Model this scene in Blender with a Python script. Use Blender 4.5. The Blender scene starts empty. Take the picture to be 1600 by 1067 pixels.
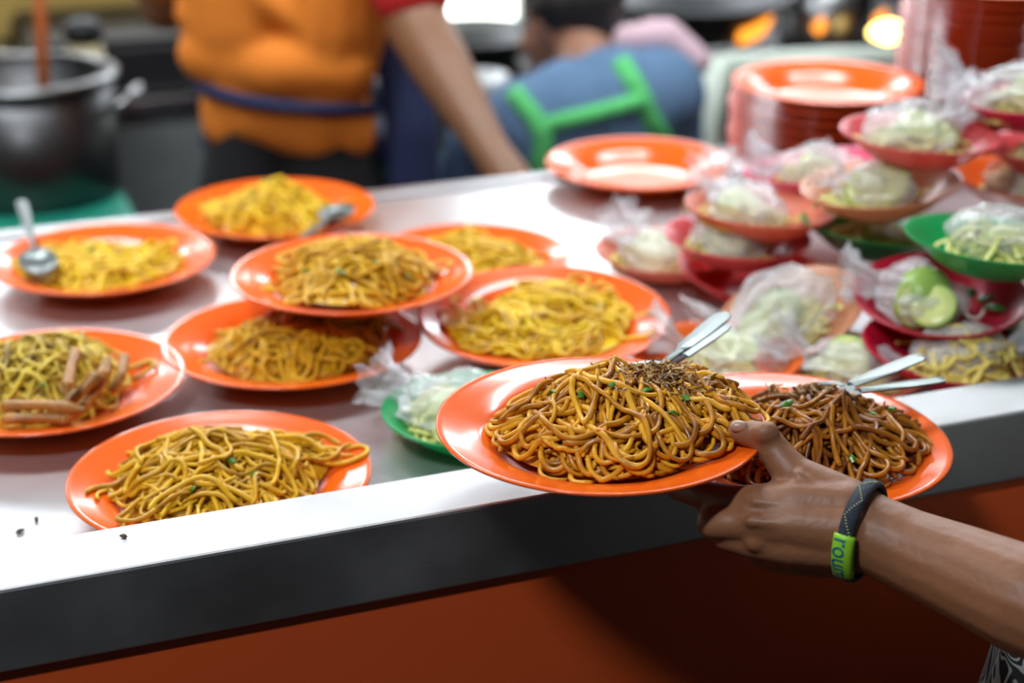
import bpy, bmesh, math, random
import numpy as np
from mathutils import Vector, Matrix, Euler, Quaternion
from mathutils.bvhtree import BVHTree

S = bpy.context.scene
COL = S.collection
# ------------------------------------------------------------------ camera
FPX = 60 / 36 * 1600
PITCH = math.radians(21.93); AZ = math.radians(69.2)
Fv = Vector((math.cos(PITCH) * math.cos(AZ), math.cos(PITCH) * math.sin(AZ), -math.sin(PITCH)))
Rv = Vector((math.sin(AZ), -math.cos(AZ), 0))
Uv = Rv.cross(Fv)
FH = Vector((math.cos(AZ), math.sin(AZ), 0))      # horizontal direction the lens looks along
ZV = Vector((0, 0, 1))
CAM = Vector((0, -1.0705, 1.665))
cd = bpy.data.cameras.new('camera'); cam = bpy.data.objects.new('camera', cd); COL.objects.link(cam)
m = Matrix((Rv, Uv, -Fv)).transposed().to_4x4(); m.translation = CAM; cam.matrix_world = m
cd.lens = 60; cd.sensor_width = 36; cd.clip_start = .05
cd.dof.use_dof = True; cd.dof.focus_distance = 1.225; cd.dof.aperture_fstop = 3.2
S.camera = cam
# ------------------------------------------------------------------ world, exposure
W = bpy.data.worlds.new('night'); S.world = W; W.use_nodes = True
W.node_tree.nodes['Background'].inputs[0].default_value = (.55, .6, .75, 1)
W.node_tree.nodes['Background'].inputs[1].default_value = .025
S.view_settings.view_transform = 'Standard'; S.view_settings.look = 'None'
S.view_settings.gamma = 1; S.view_settings.use_curve_mapping = False
S.view_settings.exposure = 0.12
# strengths of the lamps (each lamp is built further down)
LAMP_KITCHEN = 24; LAMP_COUNTER = 22; LAMP_STREET = 32

def ray(px, py): return Fv + Rv * ((px - 800) / FPX) - Uv * ((py - 533.5) / FPX)
def P(px, py, z):
    d = ray(px, py); return CAM + d * ((z - CAM.z) / d.z)
def PD(px, py, Z): return CAM + ray(px, py) * Z
rnd = random.Random(7)

# ------------------------------------------------------------------ materials
def nt(name):
    m = bpy.data.materials.new(name); m.use_nodes = True
    return m, m.node_tree.nodes, m.node_tree.links, m.node_tree.nodes['Principled BSDF']
def simple(name, col, rough=.5, metal=0, spec=.5, coat=0, sss=0, emit=None, es=0, bump=0, bscale=50, var=0, vscale=8, coord='Object'):
    m, n, l, b = nt(name)
    b.inputs['Base Color'].default_value = (*col, 1); b.inputs['Roughness'].default_value = rough
    b.inputs['Metallic'].default_value = metal; b.inputs['Specular IOR Level'].default_value = spec
    b.inputs['Coat Weight'].default_value = coat; b.inputs['Coat Roughness'].default_value = .08
    if sss:
        b.inputs['Subsurface Weight'].default_value = sss; b.inputs['Subsurface Radius'].default_value = (1, .4, .2); b.inputs['Subsurface Scale'].default_value = .006
    if emit:
        b.inputs['Emission Color'].default_value = (*emit, 1); b.inputs['Emission Strength'].default_value = es
    tc = n.new('ShaderNodeTexCoord')
    if bump:
        t = n.new('ShaderNodeTexNoise'); t.inputs['Scale'].default_value = bscale; t.inputs['Detail'].default_value = 4
        l.new(tc.outputs[coord], t.inputs['Vector'])
        bp = n.new('ShaderNodeBump'); bp.inputs['Strength'].default_value = bump; bp.inputs['Distance'].default_value = .002
        l.new(t.outputs['Fac'], bp.inputs['Height']); l.new(bp.outputs[0], b.inputs['Normal'])
    if var:
        t = n.new('ShaderNodeTexNoise'); t.inputs['Scale'].default_value = vscale; t.inputs['Detail'].default_value = 5
        l.new(tc.outputs[coord], t.inputs['Vector'])
        mx = n.new('ShaderNodeMix'); mx.data_type = 'RGBA'
        mx.inputs['A'].default_value = (*[c * (1 - var) for c in col], 1); mx.inputs['B'].default_value = (*[min(1, c * (1 + var)) for c in col], 1)
        l.new(t.outputs['Fac'], mx.inputs['Factor']); l.new(mx.outputs['Result'], b.inputs['Base Color'])
    return m
M = {}
M['orange'] = simple('orange_melamine', (.86, .118, .006), .19, spec=.4, coat=.18, bump=.03, bscale=40)
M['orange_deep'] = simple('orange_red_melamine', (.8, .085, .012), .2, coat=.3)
def plastic(name, col, tr=.3):
    m, n, l, b = nt(name)
    b.inputs['Base Color'].default_value = (*col, 1); b.inputs['Roughness'].default_value = .28
    t = n.new('ShaderNodeBsdfTranslucent'); t.inputs[0].default_value = (*col, 1)
    mx = n.new('ShaderNodeMixShader'); mx.inputs[0].default_value = tr
    l.new(b.outputs[0], mx.inputs[1]); l.new(t.outputs[0], mx.inputs[2]); l.new(mx.outputs[0], n['Material Output'].inputs[0])
    return m
PC = {'coral': (.82, .13, .14), 'pink': (.85, .12, .24), 'magenta': (.8, .03, .16), 'crimson': (.62, .012, .045),
      'peach': (.83, .4, .22), 'salmon': (.84, .27, .17), 'green': (.015, .44, .12), 'dark green': (.03, .3, .06),
      'orange': (.88, .16, .015), 'red': (.8, .05, .05)}
for k, c in PC.items(): M['s_' + k] = plastic('saucer_plastic_' + k.replace(' ', '_'), c)

def steel(name, base=.55, rough=.22, brush=(2, 60, 60), var=.25, bump=.05, metal=1):
    m, n, l, b = nt(name)
    b.inputs['Metallic'].default_value = metal
    tc = n.new('ShaderNodeTexCoord'); mp = n.new('ShaderNodeMapping'); mp.inputs['Scale'].default_value = brush
    l.new(tc.outputs['Object'], mp.inputs['Vector'])
    t = n.new('ShaderNodeTexNoise'); t.inputs['Scale'].default_value = 6; t.inputs['Detail'].default_value = 6
    l.new(mp.outputs[0], t.inputs['Vector'])
    t2 = n.new('ShaderNodeTexNoise'); t2.inputs['Scale'].default_value = 9; t2.inputs['Detail'].default_value = 5
    l.new(tc.outputs['Object'], t2.inputs['Vector'])
    r = n.new('ShaderNodeMapRange'); r.inputs['To Min'].default_value = rough * (1 - var); r.inputs['To Max'].default_value = rough * (1 + 2 * var)
    l.new(t2.outputs['Fac'], r.inputs['Value']); l.new(r.outputs[0], b.inputs['Roughness'])
    cr = n.new('ShaderNodeMix'); cr.data_type = 'RGBA'
    cr.inputs['A'].default_value = (base * .82, base * .8, base * .78, 1); cr.inputs['B'].default_value = (base * 1.1, base * 1.1, base * 1.12, 1)
    l.new(t2.outputs['Fac'], cr.inputs['Factor']); l.new(cr.outputs['Result'], b.inputs['Base Color'])
    bp = n.new('ShaderNodeBump'); bp.inputs['Strength'].default_value = bump; bp.inputs['Distance'].default_value = .001
    l.new(t.outputs['Fac'], bp.inputs['Height']); l.new(bp.outputs[0], b.inputs['Normal'])
    return m
M['steel_top'] = steel('worktop_steel', .68, .3, metal=.8)
M['steel_rim'] = steel('rim_steel', .52, .38, (1.2, 90, 90), .4, .12)
M['steel'] = steel('kitchen_steel', .5, .25)
M['steel_dark'] = steel('dull_steel', .3, .4)
M['pot'] = steel('worn_pot_steel', .13, .36)
M['pot_rim'] = steel('pot_rim_steel', .32, .3)
M['cutlery'] = simple('cutlery_steel', (.17, .19, .18), .34, 1)
M['grey_paint'] = simple('grey_range_enamel', (.13, .145, .14), .35, var=.2, vscale=4)
M['panel'] = simple('counter_panel_red', (.62, .085, .014), .5, bump=.02, bscale=15, var=.1, vscale=3)
M['black'] = simple('black_iron', (.008, .008, .009), .45)
M['blackgrey'] = simple('black_enamel', (.02, .022, .022), .5)
M['white'] = simple('white_enamel', (.75, .77, .76), .3)
M['pale'] = simple('pale_painted_steel', (.55, .62, .52), .35)
M['green_cover'] = simple('green_table_cover', (.02, .3, .2), .4)
M['dark_green'] = simple('dark_green_plastic', (.012, .06, .035), .4)
M['ochre'] = simple('ochre_wall_paint', (.42, .28, .07), .7, var=.25, vscale=3)
M['wall'] = simple('white_wall_paint', (.78, .8, .8), .5, var=.06, vscale=2)  # whitened so the unseen walls reflect bright in the worktop
M['floor'] = simple('concrete_floor', (.045, .042, .04), .7, var=.3, vscale=4)
M['ceil'] = simple('ceiling_paint', (.4, .4, .38), .8)
M['beige'] = simple('beige_bottle', (.5, .42, .2), .4)
M['wood'] = simple('orange_wood', (.5, .12, .02), .5, var=.2)
M['tube'] = simple('fluorescent_glass', (1, 1, 1), .4, emit=(.86, .93, 1), es=14)
M['glow_pane'] = simple('white_glow_pane', (1, 1, 1), .4, emit=(.93, 1, .9), es=5)  # emission of the added panel behind the forearm
M['flame_o'] = simple('orange_flame', (0, 0, 0), 1, emit=(1, .32, .03), es=2.2)
M['flame_y'] = simple('yellow_flame', (0, 0, 0), 1, emit=(1, .72, .2), es=9)
M['skin1'] = simple('brown_skin', (.26, .105, .047), .5, sss=.08, bump=.3, bscale=140, var=.2, vscale=18)
M['skin2'] = simple('tan_skin', (.21, .09, .037), .5, sss=.08, bump=.1, bscale=60)
M['skin3'] = simple('light_tan_skin', (.36, .17, .1), .5, sss=.1)
M['hair'] = simple('black_hair', (.012, .011, .009), .55, bump=.5, bscale=200)
M['nail'] = simple('fingernail', (.45, .27, .2), .3)
M['shirt_o'] = simple('orange_cloth', (.82, .23, .018), .85, bump=.5, bscale=18, var=.12, vscale=6)
M['shirt_r'] = simple('red_cuff', (.55, .012, .01), .8)
M['navy'] = simple('navy_cloth', (.014, .022, .075), .85, bump=.3, bscale=20)
M['trouser'] = simple('black_cloth', (.008, .008, .009), .9)
M['denim'] = simple('blue_denim', (.11, .2, .33), .9, bump=.5, bscale=25, var=.3, vscale=7)
M['strap'] = simple('bright_green_cloth', (.1, .55, .16), .8)
M['towel'] = simple('pink_white_towel', (.72, .5, .55), .9, bump=.4, bscale=40, var=.2, vscale=12)
M['band'] = simple('navy_braid', (.012, .018, .035), .6, bump=.8, bscale=900)
M['stitch'] = simple('yellow_stitch', (.55, .6, .2), .6)
M['clip'] = simple('lime_rubber', (.28, .62, .03), .4)
M['ink'] = simple('teal_ink', (.01, .16, .24), .5)
M['eye'] = simple('eye_dark', (.02, .015, .01), .2)
M['lips'] = simple('lip_skin', (.3, .1, .07), .5)
M['cuc_flesh'] = simple('cucumber_flesh', (.7, .76, .28), .3, sss=.2, var=.15, vscale=60)
M['cuc_skin'] = simple('cucumber_skin', (.32, .5, .1), .35)
M['cabbage'] = simple('pale_cabbage', (.74, .72, .24), .4, sss=.1, var=.3, vscale=40)
M['omelette'] = simple('shredded_yellow_cabbage', (.7, .55, .13), .4, sss=.1, var=.35, vscale=40)
M['onion'] = simple('onion_flesh', (.6, .55, .45), .35)
M['leaf'] = simple('green_herb', (.035, .2, .025), .4)
M['scallion'] = simple('scallion', (.06, .19, .015), .3)
M['carrot'] = simple('orange_vegetable', (.75, .25, .02), .3)
M['shallot'] = simple('fried_shallot', (.36, .17, .05), .45, var=.75, vscale=150)
M['crab'] = simple('crab_shell', (.4, .17, .03), .35, var=.8, vscale=45, bump=.5, bscale=200)
M['scrap'] = simple('food_scrap', (.1, .06, .03), .6)
M['cloth_pattern'] = None

def noodle_mat(name, c1, c2, c3, rough=.28):
    m, n, l, b = nt(name)
    g = n.new('ShaderNodeNewGeometry'); tc = n.new('ShaderNodeTexCoord')
    t = n.new('ShaderNodeTexNoise'); t.inputs['Scale'].default_value = 70; t.inputs['Detail'].default_value = 4
    l.new(tc.outputs['Object'], t.inputs['Vector'])
    ad = n.new('ShaderNodeMath'); ad.operation = 'MULTIPLY_ADD'; ad.inputs[1].default_value = .55
    l.new(g.outputs['Random Per Island'], ad.inputs[0])
    mu = n.new('ShaderNodeMath'); mu.operation = 'MULTIPLY'; mu.inputs[1].default_value = .75
    l.new(t.outputs['Fac'], mu.inputs[0]); l.new(mu.outputs[0], ad.inputs[2])
    r = n.new('ShaderNodeValToRGB')
    r.color_ramp.elements[0].position = .28; r.color_ramp.elements[0].color = (*c1, 1)
    r.color_ramp.elements[1].position = .85; r.color_ramp.elements[1].color = (*c3, 1)
    e = r.color_ramp.elements.new(.55); e.color = (*c2, 1)
    l.new(ad.outputs[0], r.inputs[0]); l.new(r.outputs[0], b.inputs['Base Color'])
    b.inputs['Roughness'].default_value = rough; b.inputs['Specular IOR Level'].default_value = .25
    b.inputs['Coat Weight'].default_value = .2; b.inputs['Coat Roughness'].default_value = .07
    b.inputs['Subsurface Weight'].default_value = .15; b.inputs['Subsurface Radius'].default_value = (1, .6, .2); b.inputs['Subsurface Scale'].default_value = .002
    bp = n.new('ShaderNodeBump'); bp.inputs['Strength'].default_value = .25; bp.inputs['Distance'].default_value = .001
    l.new(t.outputs['Fac'], bp.inputs['Height']); l.new(bp.outputs[0], b.inputs['Normal'])
    return m
M['n_held'] = noodle_mat('noodles_golden_brown', (.2, .058, .004), (.56, .22, .008), (.8, .4, .025), .36)
M['n_dark'] = noodle_mat('noodles_dark_brown', (.07, .017, .003), (.23, .068, .005), (.46, .175, .011), .33)
M['n_mid'] = noodle_mat('noodles_yellow_brown', (.32, .13, .006), (.64, .34, .012), (.8, .46, .018), .42)
M['n_yel'] = noodle_mat('noodles_yellow', (.48, .23, .004), (.8, .48, .006), (.88, .62, .02), .4)
M['n_crab'] = noodle_mat('noodles_olive', (.2, .1, .01), (.52, .34, .025), (.72, .52, .06), .34)

M['shallot'] = noodle_mat('fried_shallot_flakes', (.05, .017, .006), (.26, .11, .03), (.62, .4, .16), .4)
def film():
    m, n, l, b = nt('clear_plastic_film')
    b.inputs['Base Color'].default_value = (.9, .9, .93, 1); b.inputs['Roughness'].default_value = .14; b.inputs['Specular IOR Level'].default_value = .8
    tr = n.new('ShaderNodeBsdfTransparent'); tr.inputs[0].default_value = (.97, .97, .97, 1)
    tc = n.new('ShaderNodeTexCoord'); t = n.new('ShaderNodeTexNoise'); t.inputs['Scale'].default_value = 38; t.inputs['Detail'].default_value = 3; t.inputs['Distortion'].default_value = 1.2
    l.new(tc.outputs['Object'], t.inputs['Vector'])
    bp = n.new('ShaderNodeBump'); bp.inputs['Strength'].default_value = .7; bp.inputs['Distance'].default_value = .006
    l.new(t.outputs['Fac'], bp.inputs['Height']); l.new(bp.outputs[0], b.inputs['Normal'])
    mx = n.new('ShaderNodeMixShader'); mx.inputs[0].default_value = .35
    l.new(tr.outputs[0], mx.inputs[1]); l.new(b.outputs[0], mx.inputs[2]); l.new(mx.outputs[0], n['Material Output'].inputs[0])
    return m
M['film'] = film()
def pattern():
    m, n, l, b = nt('black_white_scroll_print')
    tc = n.new('ShaderNodeTexCoord')
    t = n.new('ShaderNodeTexNoise'); t.inputs['Scale'].default_value = 22; t.inputs['Detail'].default_value = 0; t.inputs['Distortion'].default_value = 1.5
    l.new(tc.outputs['Object'], t.inputs['Vector'])
    w = n.new('ShaderNodeMath'); w.operation = 'PINGPONG'; w.inputs[1].default_value = .06
    l.new(t.outputs['Fac'], w.inputs[0])
    r = n.new('ShaderNodeValToRGB'); r.color_ramp.elements[0].position = .028; r.color_ramp.elements[0].color = (.012, .016, .018, 1)
    r.color_ramp.elements[1].position = .04; r.color_ramp.elements[1].color = (.45, .5, .46, 1)
    l.new(w.outputs[0], r.inputs[0]); l.new(r.outputs[0], b.inputs['Base Color']); b.inputs['Roughness'].default_value = .9
    return m
M['cloth_pattern'] = pattern()

# ------------------------------------------------------------------ helpers
def tag(o, label=None, cat=None, group=None, kind=None):
    if label: o['label'] = label
    if cat: o['category'] = cat
    if group: o['group'] = group
    if kind: o['kind'] = kind
    return o
def empty(name, loc=(0, 0, 0), rot=None):
    o = bpy.data.objects.new(name, None); COL.objects.link(o); o.empty_display_size = .02
    o.matrix_world = Matrix.Translation(Vector(loc)) @ (rot.to_4x4() if rot is not None else Matrix())
    return o
def link(name, me, mat, parent=None, smooth=True):
    o = bpy.data.objects.new(name, me); COL.objects.link(o)
    if mat is not None and not me.materials: me.materials.append(M[mat] if isinstance(mat, str) else mat)
    if smooth: me.polygons.foreach_set('use_smooth', [True] * len(me.polygons))
    if parent is not None: o.parent = parent
    return o
def pyd(v, f):
    me = bpy.data.meshes.new('m'); me.from_pydata(v, [], f); me.update(); return me
def bm_done(bm, auto=False):
    me = bpy.data.meshes.new('m'); bmesh.ops.recalc_face_normals(bm, faces=bm.faces); bm.to_mesh(me); bm.free(); return me
def box_bm(bm, c, s, rot=None, bev=0):
    r = bmesh.ops.create_cube(bm, size=1)
    mt = Matrix.Translation(Vector(c)) @ (rot.to_4x4() if rot is not None else Matrix()) @ Matrix.Diagonal((*s, 1))
    bmesh.ops.transform(bm, matrix=mt, verts=r['verts'])
    if bev:
        es = list({e for v in r['verts'] for e in v.link_edges})
        bmesh.ops.bevel(bm, geom=es, offset=bev, segments=2, affect='EDGES', profile=.5)
def box(name, c, s, mat, parent=None, bev=.003, rot=None):
    bm = bmesh.new(); box_bm(bm, c, s, rot, bev); return link(name, bm_done(bm), mat, parent, False)
def lathe(prof, seg=64, closed=True):
    v = []; f = []; n = len(prof)
    idx = []
    for r, z in prof:
        if r < 1e-6: v.append((0, 0, z)); idx.append([len(v) - 1] * seg)
        else:
            idx.append(list(range(len(v), len(v) + seg)))
            for k in range(seg):
                a = 2 * math.pi * k / seg; v.append((r * math.cos(a), r * math.sin(a), z))
    for i in range(n if closed else n - 1):
        A = idx[i]; B = idx[(i + 1) % n]
        if A is B: continue
        for k in range(seg):
            q = [A[k], A[(k + 1) % seg], B[(k + 1) % seg], B[k]]
            q2 = []
            for t in q:
                if t not in q2: q2.append(t)
            if len(q2) > 2: f.append(q2)
    bm = bmesh.new(); me = pyd(v, f); bm.from_mesh(me); bpy.data.meshes.remove(me)
    return bm_done(bm)
def rnd_lathe(name, prof, mat, parent, seg=40, closed=False, loc=(0, 0, 0)):
    o = link(name, lathe(prof, seg, closed), mat, parent); o.location = loc; return o
def tube(pts, rad, sides=8, flat=None):
    """closed tube along points; rad number or list"""
    n = len(pts); pts = [Vector(p) for p in pts]; rad = rad if isinstance(rad, (list, tuple)) else [rad] * n
    v = []; f = []; up = None
    for i in range(n):
        t = (pts[min(i + 1, n - 1)] - pts[max(i - 1, 0)]).normalized()
        if up is None:
            up = ZV if abs(t.z) < .9 else Vector((1, 0, 0))
        s = t.cross(up).normalized(); up = s.cross(t).normalized()
        for k in range(sides):
            a = 2 * math.pi * k / sides
            v.append(pts[i] + (s * math.cos(a) + up * math.sin(a) * (flat or 1)) * rad[i])
    for i in range(n - 1):
        for k in range(sides):
            f.append((i * sides + k, i * sides + (k + 1) % sides, (i + 1) * sides + (k + 1) % sides, (i + 1) * sides + k))
    f.append(tuple(range(sides))[::-1]); f.append(tuple(range((n - 1) * sides, n * sides)))
    return pyd(v, f)
def capsule(V, F, p0, r0, p1, r1, sides=14, rings=4):
    p0 = Vector(p0); p1 = Vector(p1); d = p1 - p0
    L = d.length; t = d / L if L > 1e-6 else ZV.copy()
    s = t.cross(ZV if abs(t.z) < .9 else Vector((1, 0, 0))).normalized(); u = s.cross(t)
    b = len(V); rows = []
    for e in range(rings + 1):
        a = math.pi / 2 * (1 - e / rings); rows.append((p0 - t * r0 * math.sin(a), max(r0 * math.cos(a), 1e-5)))
    for e in range(rings + 1):
        a = math.pi / 2 * e / rings; rows.append((p1 + t * r1 * math.sin(a), max(r1 * math.cos(a), 1e-5)))
    for c, r in rows:
        for k in range(sides):
            a = 2 * math.pi * k / sides; V.append(c + (s * math.cos(a) + u * math.sin(a)) * r)
    for i in range(len(rows) - 1):
        for k in range(sides):
            F.append((b + i * sides + k, b + i * sides + (k + 1) % sides, b + (i + 1) * sides + (k + 1) % sides, b + (i + 1) * sides + k))
    F.append(tuple(range(b, b + sides))[::-1]); n = len(rows) - 1
    F.append(tuple(range(b + n * sides, b + (n + 1) * sides)))
def fuse(caps, voxel, smooth=6, sf=.5, sides=16):
    """one continuous surface grown over tapered limbs"""
    V = []; F = []
    for c in caps: capsule(V, F, *c, sides=sides)
    o = bpy.data.objects.new('tmp', pyd(V, F)); COL.objects.link(o)
    r = o.modifiers.new('r', 'REMESH'); r.mode = 'VOXEL'; r.voxel_size = voxel
    s = o.modifiers.new('s', 'SMOOTH'); s.iterations = smooth; s.factor = sf
    dg = bpy.context.evaluated_depsgraph_get(); me = bpy.data.meshes.new_from_object(o.evaluated_get(dg))
    bpy.data.objects.remove(o); return me
def chain(pts):
    return [(pts[i][0], pts[i][1], pts[i + 1][0], pts[i + 1][1]) for i in range(len(pts) - 1)]
def join_meshes(ms):
    bm = bmesh.new()
    for x in ms: bm.from_mesh(x)
    me = bpy.data.meshes.new('m'); bm.to_mesh(me); bm.free(); return me
def tilt(roll=0, pitch=0):
    """roll: right side up in degrees; pitch: far side up"""
    return (Matrix.Rotation(math.radians(pitch), 3, Rv) @ Matrix.Rotation(math.radians(roll), 3, -FH))

# ------------------------------------------------------------------ setting
T = 1.02          # worktop height
box('floor', (1.2, .8, -.05), (9, 8, .1), 'floor', bev=0)['kind'] = 'structure'
box('wall_back', (1.5, 4.35, 1.4), (8.4, .1, 2.8), 'wall', bev=0)['kind'] = 'structure'
box('wall_left', (-2.65, 2.3, 1.4), (.1, 4, 2.8), 'wall', bev=0)['kind'] = 'structure'
box('wall_right', (5.65, 2.3, 1.4), (.1, 4, 2.8), 'wall', bev=0)['kind'] = 'structure'
box('ceiling', (1.5, 2.2, 2.85), (8.4, 4.4, .1), 'ceil', bev=0)['kind'] = 'structure'

counter = tag(empty('counter', (.8, .45, 0)), 'stainless steel stall counter with raised front rim and orange red front panel', 'counter')
def cpart(name, c, s, mat, bev=.003):
    o = box(name, (c[0] - .8, c[1] - .45, c[2]), s, mat, counter, bev); return o
cpart('worktop', (.8, .5, T - .015), (3.6, .90, .03), 'steel_top')
cpart('front_rim', (.8, .0325, 1.0425), (3.6, .065, .065), 'steel_rim', .0025)
cpart('back_rim', (.8, .955, T - .02), (3.6, .03, .05), 'steel_rim', .004)
cpart('front_panel', (.8, .021, .505), (3.58, .03, 1.01), 'panel', .002)
cpart('side_panel', (-.965, .49, .5), (.03, .88, 1.0), 'panel', .002)
cpart('side_panel', (2.565, .49, .5), (.03, .88, 1.0), 'panel', .002)

# ------------------------------------------------------------------ lamps
def fluorescent(loc, energy, label, length=1.2, wid=.3, rz=0, aim=None):
    t = tag(empty('fluorescent_lamp', loc, Matrix.Rotation(rz, 3, 'Z')), label, 'lamp')
    bm = bmesh.new(); box_bm(bm, (0, 0, .04), (length, wid, .03), None, .004); link('housing', bm_done(bm), 'white', t, False)
    for s in (-1, 1):
        link('tube', tube([(-length / 2 + .03, s * wid * .25, 0), (length / 2 - .03, s * wid * .25, 0)], .014, 10), 'tube', t)
    ld = bpy.data.lights.new('lamp_light', 'AREA'); ld.shape = 'RECTANGLE'; ld.size = length; ld.size_y = wid; ld.energy = energy; ld.color = (.88, .94, 1)
    lo = bpy.data.objects.new('lamp_light', ld); COL.objects.link(lo); lo.parent = t; lo.location = (0, 0, -.02)
    if aim is not None:
        lo.rotation_euler = aim
    return t
for i, x in enumerate((-.6, .9, 2.4, 3.9)):
    fluorescent((x, 3.55, 2.3), LAMP_KITCHEN, 'white fluorescent lamp hung over the kitchen range, number %s from the left' % ('one', 'two', 'three', 'four')[i], 1.3, .4, 0, (math.radians(50), 0, 0) and (math.radians(-38), 0, 0))
for i, x in enumerate((-.1, 1.5)):
    fluorescent((x, 1.15, 2.55), LAMP_COUNTER, ('left', 'right')[i] + ' fluorescent lamp hung above the stall counter', 1.2, .25)
fluorescent((-.45, -.8, 2.7), LAMP_STREET, 'fluorescent lamp over the customer side of the stall', .4, .12, 0, (math.radians(18), math.radians(-20), 0))

# ------------------------------------------------------------------ plates
def plate_prof(R):
    k = R / .125
    return [(r * k, z * k) for r, z in [(0, .006), (.035, .006), (.064, .006), (.073, .0078), (.081, .0128), (.088, .0188), (.095, .0226), (.108, .0258), (.12, .0288), (.1243, .0302), (.1255, .0296), (.1255, .028),
            (.118, .0252), (.104, .0218), (.094, .0182), (.086, .0138), (.079, .0078), (.071, .0042), (.064, .0032), (.062, 0), (.057, 0), (.055, .003), (0, .003)]]
def plate_z(r, R):
    pr = plate_prof(R)[:10]; return float(np.interp(r, [p[0] for p in pr], [p[1] for p in pr]))
def saucer_prof(R):
    k = R / .0825
    return [(r * k, z * k) for r, z in [(0, .005), (.036, .005), (.044, .0062), (.054, .0115), (.064, .0195), (.073, .0262), (.079, .0292), (.0822, .0305), (.0825, .0295), (.0815, .0278), (.075, .0243), (.066, .0175),
            (.056, .0092), (.047, .0038), (.042, .002), (.04, 0), (.037, 0), (.035, .002), (0, .002)]]
def saucer_z(r, R):
    pr = saucer_prof(R)[:8]; return np.interp(r, [p[0] for p in pr], [p[1] for p in pr])
MESH = {}
def plate_mesh(R, mat, seg=96):
    k = ('p', R, mat, seg)
    if k not in MESH:
        me = lathe(plate_prof(R), seg); me.materials.append(M[mat]); me.polygons.foreach_set('use_smooth', [True] * len(me.polygons)); MESH[k] = me
    return MESH[k]
def saucer_mesh(R, mat, seg=72):
    k = ('s', R, mat, seg)
    if k not in MESH:
        me = lathe(saucer_prof(R), seg); me.materials.append(M[mat]); me.polygons.foreach_set('use_smooth', [True] * len(me.polygons)); MESH[k] = me
    return MESH[k]
def plate(rimc, R, label, rot=None, mat='orange', group=None, seg=96):
    rot = rot if rot is not None else Matrix.Identity(3)
    base = Vector(rimc) - rot @ Vector((0, 0, .030 * R / .125))
    o = bpy.data.objects.new('plate', plate_mesh(R, mat, seg)); COL.objects.link(o)
    o.matrix_world = Matrix.Translation(base) @ rot.to_4x4()
    tag(o, label, 'plate', group); return base, rot

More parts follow.
